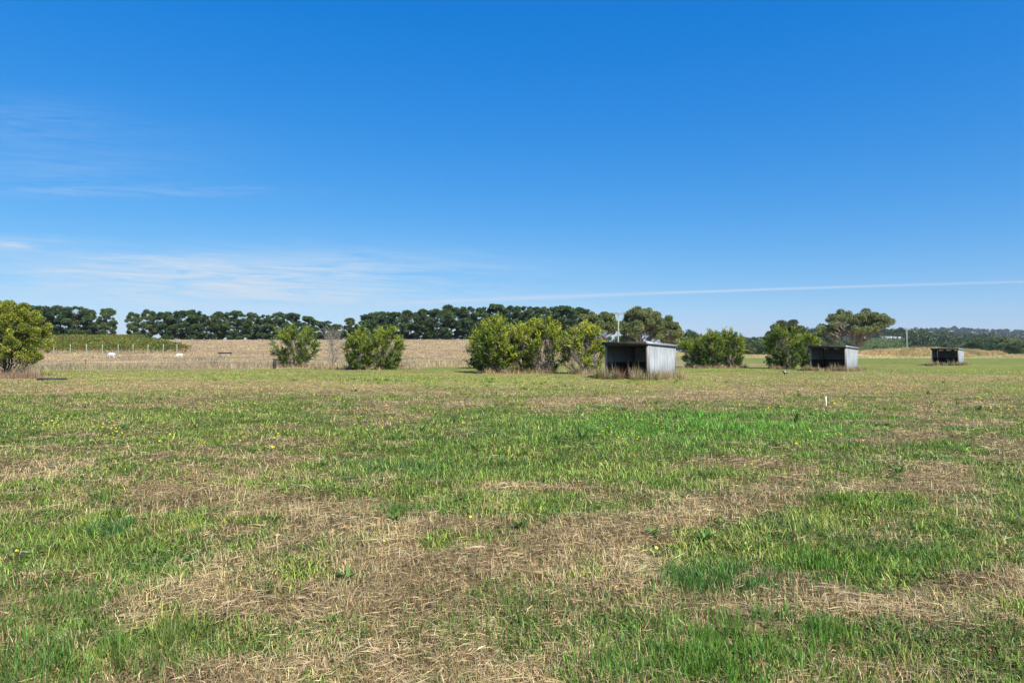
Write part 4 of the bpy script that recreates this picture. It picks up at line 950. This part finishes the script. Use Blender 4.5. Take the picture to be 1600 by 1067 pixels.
# tall dry weeds round shelters and shrub feet
def weeds():
    parts = []; lfv = []
    def clump(x, y, r, n, h, col, w=.012, k=(2, 3.2)):
        a = rs.uniform(0, 6.28, n); q = np.abs(rs.normal(0, r, n)); X = x + q * np.cos(a); Y = y + q * np.sin(a)
        c = jit(np.tile(np.array(col), (n, 1)), .25)
        parts.append(blades(np.stack([X, Y, terrain(X, Y) - .02], 1), h * rs.uniform(.3, 1.1, n), w * rs.uniform(.6, 1.4, n), rs.beta(*k, n) * .8, a + rs.normal(0, .7, n), c))
    tan = (.42, .31, .17); tan2 = (.50, .40, .24); red = (.27, .17, .11); olive = (.15, .17, .06)
    for o, sc in ((sh, 1), (s2, 1), (s3, 1)):
        ox, oy = o.location.x, o.location.y; th = o.rotation_euler.z; c_, s_ = math.cos(th), math.sin(th)
        def W_(lx, ly): return ox + lx * c_ - ly * s_, oy + lx * s_ + ly * c_
        hb = 1.3 if o is sh else .85
        wd = .013 * math.hypot(ox, oy) / 42
        for i in range(26):
            t = rs.rand(); x, y = W_(-.3 + 3.5 * t, -.35 - rs.rand() * .45); clump(x, y, .13, 46, (.42 + .35 * rs.rand()) * hb, [tan, red, olive, tan2][rs.randint(4)], wd)
        for i in range(24):
            t = rs.rand(); x, y = W_(SW + .22 + rs.rand() * .4, -.2 + 3.4 * t); clump(x, y, .14, 46, (.34 + .36 * rs.rand()) * hb, [tan, tan2, tan, olive][rs.randint(4)], wd)
        for lx, ly, h in ((.2, -.3, .85), (.85, -.35, 1.15), (1.95, -.3, 1.25), (2.15, -.35, 1.05), (2.6, -.3, 1.3), (2.35, -.4, 1.1), (3.2, 2.9, 1.25), (3.4, 3.1, 1.0), (-.1, -.3, 1.0), (-.35, .3, .8)):
            x, y = W_(lx, ly); clump(x, y, .07, 14, h * (1 if o is sh else .75), tan2, wd * .9, (2, 6))
        for i in range(12): 
            x, y = W_(-.8 + 1.0 * rs.rand(), -.4 + rs.rand() * 2.2); clump(x, y, .18, 40, .35 * hb, [tan, olive][i % 2], wd)
    feet = [(462, 75), (521, 68.5), (545, 66), (590, 65.5), (770, 53), (790, 52.5), (818, 53), (830, 52.8), (853, 52.3), (905, 51), (915, 50.8), (1082, 74), (1100, 73), (1115, 73), (1150, 74), (1226, 70), (1262, 65), (1210, 70), (500, 69), (535, 68), (640, 66), (925, 49)]
    for px, D in feet:
        for i in range(9):
            x, y = at(px + rs.normal(0, 9), D + rs.normal(0, .5)); clump(x, y, .22, 40, .28 + .35 * rs.rand(), [tan, red, tan2, tan][rs.randint(4)], .013 * D / 42)
    for i in range(150):
        x, y = at(rs.uniform(-40, 60), rs.uniform(41, 50)); clump(x, y, .3, 46, .25 + .45 * rs.rand(), [tan, red, (.22, .15, .10), (.33, .24, .16)][rs.randint(4)], .014)
    for i in range(14):
        x, y = at(rs.uniform(38, 58), rs.uniform(46, 48)); clump(x, y, .16, 30, .9, tan2, .012, (2, 6))
    v, f, c = join(parts); o = make_mesh('tall_dry_weeds', v, f, M_dry, colors=c)
    tag(o, 'tall brown dry weeds round the feet of shelters, shrubs and the left tree', 'weeds', kind='stuff')
weeds()

# broad leaved weeds
def dock():
    a = Acc(); r = random.Random(3)
    for i in range(17):
        az = i * 2.4 + r.uniform(-.3, .3); L = r.uniform(.14, .26); el = r.uniform(.2, 1.25); w = L * .11; n = 7
        L_, R_ = [], []
        for j in range(n):
            t = j / (n - 1); h = L * t * math.sin(el) - .35 * L * t * t * math.cos(el); d = L * t * math.cos(el) + .1 * L * t * t
            ww = w * math.sin(math.pi * min(.97, max(.06, t)) ** .8); cx, cy = d * math.cos(az), d * math.sin(az)
            L_.append((cx - math.sin(az) * ww, cy + math.cos(az) * ww, h + .02 * ww)); R_.append((cx + math.sin(az) * ww, cy - math.cos(az) * ww, h))
        v = L_ + R_; f = [[j, j+1, n+j+1, n+j] for j in range(n-1)]
        g = r.uniform(.8, 1.25); a.add(v, f, (.10 * g, .195 * g, .032 * g))
    return a.build('broadleaf_weed', M_leaf, smooth=True)
d0 = dock()
dk = [(870, 692, 1.6, 'dark broadleaf weed in the middle paddock, left of a second taller rosette'), (908, 689, 1.5, 'dark broadleaf weed just right of another rosette in the middle paddock'), (660, 676, 1.3, 'small dark weed left of centre in the middle paddock'),
      (618, 812, 1.1, 'dark green weed rosette at the edge of the brown hay, left of centre'), (812, 828, 1.0, 'low dark weed rosette on brown hay right of centre'), (1242, 662, 1.7, 'large dark weed at the right end of the brightest green patch'),
      (1402, 742, 1.3, 'bright edged weed on the right between hay patches'), (545, 900, .8, 'small weed on the left edge of the largest hay patch'), (1100, 842, 1.0, 'weed left of the lush tuft on the right foreground'), (300, 872, .9, 'dark weed in the left foreground stubble'), (1020, 835, .9, 'flat dark weed between hay heaps right of centre')]
for i, (px, py, s, lab) in enumerate(dk):
    o = d0 if i == 0 else d0.copy()
    if i: COL.objects.link(o)
    D = dist(py); x, y = at(px, D); o.location = (x, y, tz(x, y)); o.rotation_euler = (0, 0, i * 1.7); o.scale = (s * (.52 + .12 * (i % 3)),) * 3
    tag(o, lab, 'weed', 'broad leaved weeds in the paddock')

# ------------------------------------------------------------------ animals
def ell(acc, c, r, c_=(1,1,1), n=14, m=10, rot=None, noise=0):
    v = []
    for i in range(m + 1):
        p = math.pi * i / m
        for j in range(n):
            t = 2 * math.pi * j / n; k = 1 + noise * math.sin(5 * t + 3 * p) * math.sin(p)
            v.append((r[0]*math.sin(p)*math.cos(t)*k, r[1]*math.sin(p)*math.sin(t)*k, r[2]*math.cos(p)*k))
    v = np.array(v)
    if rot is not None: v = v @ np.array(rot).T
    f = [[i*n+j, (i+1)*n+j, (i+1)*n+(j+1)%n, i*n+(j+1)%n] for i in range(m) for j in range(n)]
    acc.add(v + np.array(c), f, c_)
def skinned(name, chain, edges, radii, mat, sub=2):
    me = bpy.data.meshes.new(name); me.from_pydata(chain, edges, []); o = bpy.data.objects.new(name, me); COL.objects.link(o)
    sk = o.modifiers.new('skin', 'SKIN'); sl = me.skin_vertices[0].data if me.skin_vertices else None
    if sl is None:
        bpy.context.view_layer.objects.active = o; bpy.context.view_layer.update(); sl = me.skin_vertices[0].data
    for i, r_ in enumerate(radii): sl[i].radius = (r_, r_) if not isinstance(r_, tuple) else r_; sl[i].use_root = (i == 0)
    ss = o.modifiers.new('sub', 'SUBSURF'); ss.levels = sub; ss.render_levels = sub
    dg = bpy.context.evaluated_depsgraph_get(); m2 = bpy.data.meshes.new_from_object(o.evaluated_get(dg)); bpy.data.objects.remove(o)
    m2.name = name; m2.materials.clear(); m2.materials.append(mat); m2.polygons.foreach_set('use_smooth', np.ones(len(m2.polygons), bool))
    o = bpy.data.objects.new(name, m2); COL.objects.link(o); return o
def sheep(px, D, rz, label, s=1):
    x, y = at(px, D); r_ = empty('sheep', (x, y, tz(x, y)), rz, s)
    P = [(0,0,.62),(.28,0,.64),(.45,0,.66),(-.28,0,.65),(-.47,0,.62), (.60,0,.56),(.72,0,.40),(.83,0,.28),
         (.33,.13,.42),(.34,.13,.22),(.34,.13,0), (.33,-.13,.42),(.34,-.13,.22),(.34,-.13,0),
         (-.38,.14,.46),(-.33,.14,.34),(-.42,.14,.2),(-.38,.14,0), (-.38,-.14,.46),(-.33,-.14,.34),(-.42,-.14,.2),(-.38,-.14,0), (-.56,0,.5)]
    E = [(0,1),(1,2),(0,3),(3,4),(2,5),(5,6),(6,7),(1,8),(8,9),(9,10),(1,11),(11,12),(12,13),(3,14),(14,15),(15,16),(16,17),(3,18),(18,19),(19,20),(20,21),(4,22)]
    Rd = [.27,.26,.21,.27,.22, .13,.095,.06, .09,.04,.035,.09,.04,.035,.11,.07,.04,.035,.11,.07,.04,.035,.05]
    b = skinned('body', P, E, Rd, M_wool); b.parent = r_
    for sg in (1, -1):
        a = Acc(); ell(a, (.69, sg * .11, .47), (.03, .065, .018), n=8, m=6); a.build('ear', M_wool, r_, True)
    tag(r_, label, 'sheep', 'white sheep in the long grass below the vineyard')
sheep(175, 112, 3.1, 'larger white sheep grazing in long dry grass, below the vineyard centre', .95)
sheep(281, 112, 3.5, 'smaller white sheep in long dry grass below the right end of the vineyard', .8)

M_feather = surf('black_feathers', (.010, .010, .013), (.03, .03, .035), 20, .5)
M_featherw = surf('white_feathers', (.68, .68, .66), (.80, .80, .78), 20, .7)
def magpie(px, py, rz, label, s=1, grey=False):
    D = dist(py); x, y = at(px, D); r_ = empty('magpie', (x, y, tz(x, y) + .03), rz, s)
    P = [(0,0,.17),(.07,0,.19),(.12,0,.235),(.155,0,.27),(.20,0,.265),(-.08,0,.15),(-.15,0,.135),(-.27,0,.11), (.01,.03,.11),(.02,.03,.05),(.015,.03,0),(.05,.035,.0), (.01,-.03,.11),(.02,-.03,.05),(.015,-.03,0),(.05,-.035,.0)]
    E = [(0,1),(1,2),(2,3),(3,4),(0,5),(5,6),(6,7),(0,8),(8,9),(9,10),(10,11),(0,12),(12,13),(13,14),(14,15)]
    Rd = [.062,.058,.036,.034,.008,.048,.026,(.03,.008),.025,.007,.005,.003,.025,.007,.005,.003]
    b = skinned('body', P, E, Rd, M_feather); b.parent = r_
    for sg in (1, -1):
        a = Acc(); ell(a, (-.03, sg*.055, .175), (.12, .016, .042), n=10, m=8); a.build('wing', M_feather, r_, True)
        a = Acc(); ell(a, (.0, sg*.068, .185), (.065, .008, .026), n=10, m=8); a.build('wing_patch', M_featherw, r_, True)
    a = Acc(); ell(a, (.08, 0, .228), (.055, .034, .028), n=10, m=8); a.build('nape', M_featherw, r_, True)
    a = Acc(); ell(a, (-.14, 0, .155), (.06, .03, .018), n=10, m=8); a.build('rump', M_featherw, r_, True)
    tag(r_, label, 'magpie'); return r_
magpie(1226, 587, math.pi + .25, 'black and white magpie walking on the grass left of the second shelter', 1.15)
magpie(683, 579, .6, 'small dark bird on the pale grass between the left and central shrubs', .8)
def flying():
    D = 110; x, y = at(1260, D); z = CAMH + (HZ - 377) / F * D; r_ = empty('flying_bird', (x, y, z), .4)
    b = skinned('body', [(0,0,0),(.09,0,.01),(.14,0,.015),(-.1,0,0),(-.2,0,0)], [(0,1),(1,2),(0,3),(3,4)], [.04,.03,.015,.03,(.03,.006)], M_feather); b.parent = r_
    for sg in (1, -1):
        v = [(.05,sg*.02,.0),(-.05,sg*.02,.0),(.045,sg*.16,.06),(-.05,sg*.15,.055),(-.02,sg*.30,.03),(-.05,sg*.28,.025)]; v = np.array(v + [(q[0],q[1],q[2]+.008) for q in v])
        a = Acc(); a.add(v, [[0,1,3,2],[2,3,5,4],[6,8,9,7],[8,10,11,9],[0,2,8,6],[2,4,10,8],[1,7,9,3],[3,9,11,5],[4,5,11,10]]); a.build('wing', M_feather, r_)
    tag(r_, 'tiny dark bird flying high in the blue sky above the second shelter', 'bird')
flying()

# ------------------------------------------------------------------ air
def haze():
    m, nt, N, L = new_mat('haze_air'); o_ = N.new('ShaderNodeOutputMaterial'); v = N.new('ShaderNodeVolumePrincipled')
    v.inputs['Color'].default_value = (.80, .88, 1.0, 1); v.inputs['Density'].default_value = 0.8e-4; v.inputs['Anisotropy'].default_value = .1
    L.new(v.outputs[0], o_.inputs['Volume'])
    a = Acc(); a.box((-4800, -4800, -30), (4800, 4800, 128)); o = a.build('haze', m); tag(o, kind='stuff'); o['label'] = 'faint blue haze of the air over the far hills'; o['category'] = 'haze'
haze()
# ------------------------------------------------------------------ camera, sun, sky
cam = bpy.data.cameras.new('camera'); co = bpy.data.objects.new('camera', cam); COL.objects.link(co)
cam.sensor_width = 36; cam.lens = 36 * F / 1600; cam.clip_end = 20000; cam.clip_start = .05
co.location = (0, 0, CAMH); co.rotation_euler = (R(90) + math.atan((HZ - 533.5) / F), 0, 0)
scn.camera = co
SX, SY, EL = .55, -.835, R(46)
EXPO = .68; GAIN_ = 2 ** EXPO
sl = bpy.data.lights.new('sun', 'SUN'); so = bpy.data.objects.new('sun', sl); COL.objects.link(so)
sl.energy = 4.9; sl.angle = R(.53); sl.color = (1, .955, .88)
from mathutils import Vector
so.rotation_euler = Vector((SX * math.cos(EL), SY * math.cos(EL), math.sin(EL))).to_track_quat('Z', 'Y').to_euler()
w = bpy.data.worlds.new('World'); scn.world = w; w.use_nodes = True
N = w.node_tree.nodes; Lk = w.node_tree.links; N.clear()
out = N.new('ShaderNodeOutputWorld'); bg = N.new('ShaderNodeBackground'); bg.inputs[1].default_value = .12
sky = N.new('ShaderNodeTexSky'); sky.sky_type = 'NISHITA'; sky.sun_disc = False; sky.sun_elevation = EL; sky.sun_rotation = math.atan2(SX, SY)
sky.air_density = 1.0; sky.dust_density = .25; sky.ozone_density = 3.0; sky.altitude = 100
hs = N.new('ShaderNodeHueSaturation'); hs.inputs['Saturation'].default_value = 1.3; hs.inputs['Value'].default_value = 1.0
Lk.new(sky.outputs[0], hs.inputs['Color'])
# thin cirrus and a contrail, as functions of the sky direction
tc = N.new('ShaderNodeTexCoord'); sp = N.new('ShaderNodeSeparateXYZ'); Lk.new(tc.outputs['Generated'], sp.inputs[0])
def mth(op, a, b=None, c=None, clamp=False):
    n = N.new('ShaderNodeMath'); n.operation = op; n.use_clamp = clamp
    for i, q in enumerate((a, b, c)):
        if q is None: continue
        if isinstance(q, (int, float)): n.inputs[i].default_value = q
        else: Lk.new(q, n.inputs[i])
    return n.outputs[0]
ysafe = mth('MAXIMUM', sp.outputs[1], .02)
u = mth('DIVIDE', sp.outputs[0], ysafe); v = mth('DIVIDE', sp.outputs[2], ysafe)
def gauss(x, c, wd):
    q = mth('DIVIDE', mth('SUBTRACT', x, c), wd); return mth('EXPONENT', mth('MULTIPLY', mth('MULTIPLY', q, q), -1.0))
def noise2(su, sv, off, detail=5, rough=.55, skew=0.0, dist_=0.0):
    cb = N.new('ShaderNodeCombineXYZ'); Lk.new(mth('MULTIPLY', u, su), cb.inputs[0]); Lk.new(mth('MULTIPLY_ADD', v, sv, mth('MULTIPLY_ADD', u, skew, off)), cb.inputs[1])
    n = N.new('ShaderNodeTexNoise'); n.inputs['Scale'].default_value = 1; n.inputs['Detail'].default_value = detail; n.inputs['Roughness'].default_value = rough; n.inputs['Distortion'].default_value = dist_
    Lk.new(cb.outputs[0], n.inputs[0]); return n.outputs[0]
n1 = noise2(2.2, 26, 3.0, 6, .6, 1.0, .6); n2 = noise2(7, 95, 9.0, 8, .68, 4.0, 1.2); n3 = noise2(1.2, 9, 1.0, 4, .5, -.5)
nn = mth('MULTIPLY_ADD', mth('SUBTRACT', n2, .5), 1.5, mth('MULTIPLY_ADD', n1, .8, .25))
def cloud(uc, uw, vc, vw, amp, lo=.62, hi=1.0, src=None):
    m = mth('MULTIPLY', gauss(u, uc, uw), gauss(v, vc, vw))
    t = mth('MULTIPLY', mth('SUBTRACT', src or nn, lo), 1 / (hi - lo), clamp=True)
    return mth('MULTIPLY', mth('MULTIPLY', m, t), amp)
cs = [cloud(-.45, .34, .118, .028, 1.0, .40, .98), cloud(-.38, .30, .080, .018, .9, .36, .95), cloud(-.78, .11, .160, .010, .75, .45, .9), cloud(-.56, .20, .238, .009, .30, .5, .95), cloud(-.66, .22, .30, .05, .13, .35, 1.1), cloud(-.75, .14, .345, .03, .16, .4, 1.1), cloud(-.70, .16, .265, .018, .14, .4, 1.1), cloud(-.5, .5, .10, .07, .2, .2, 1.1)]
tot = cs[0]
for c in cs[1:]: tot = mth('ADD', tot, c)
vc = mth('MULTIPLY_ADD', u, .039, mth('MULTIPLY_ADD', mth('MULTIPLY', u, u), -.007, .0800))
vc = mth('ADD', vc, mth('MULTIPLY', mth('SUBTRACT', n3, .5), .004))
wdt = mth('MULTIPLY_ADD', gauss(u, .05, .14), .0016, .0017)
ct = mth('MULTIPLY', gauss(mth('SUBTRACT', v, vc), 0.0, wdt), mth('MULTIPLY', mth('MULTIPLY', mth('ADD', u, .20), 12.0, clamp=True), mth('MULTIPLY_ADD', n1, .7, .12)))
tot = mth('ADD', tot, ct)
tot = mth('MULTIPLY', mth('MINIMUM', tot, 1.0), mth('GREATER_THAN', sp.outputs[1], .05))
mx = N.new('ShaderNodeMix'); mx.data_type = 'RGBA'; mx.inputs[7].default_value = (.66/.12/GAIN_, .76/.12/GAIN_, .87/.12/GAIN_, 1)
GAIN = 2 ** EXPO
sx_ = N.new('ShaderNodeSeparateColor'); Lk.new(hs.outputs[0], sx_.inputs[0]); cx_ = N.new('ShaderNodeCombineColor'); K = .12 * GAIN
Lk.new(mth('MULTIPLY', mth('MAXIMUM', mth('MULTIPLY_ADD', sx_.outputs[0], .12 * .72, -.031), .003), 1 / K), cx_.inputs[0])
Lk.new(mth('MULTIPLY', mth('POWER', mth('MULTIPLY', sx_.outputs[1], .12), .74), .755 / K), cx_.inputs[1])
Lk.new(mth('MULTIPLY', mth('POWER', mth('MULTIPLY', sx_.outputs[2], .12), .40), .975 / K), cx_.inputs[2])
Lk.new(tot, mx.inputs[0]); Lk.new(cx_.outputs[0], mx.inputs[6]); Lk.new(mx.outputs[2], bg.inputs[0]); Lk.new(bg.outputs[0], out.inputs[0])
vs = scn.view_settings; vs.view_transform = 'Standard'; vs.look = 'None'; vs.gamma = 1; vs.exposure = EXPO
scn.cycles.volume_bounces = 0; scn.cycles.max_bounces = 5; scn.cycles.transparent_max_bounces = 4
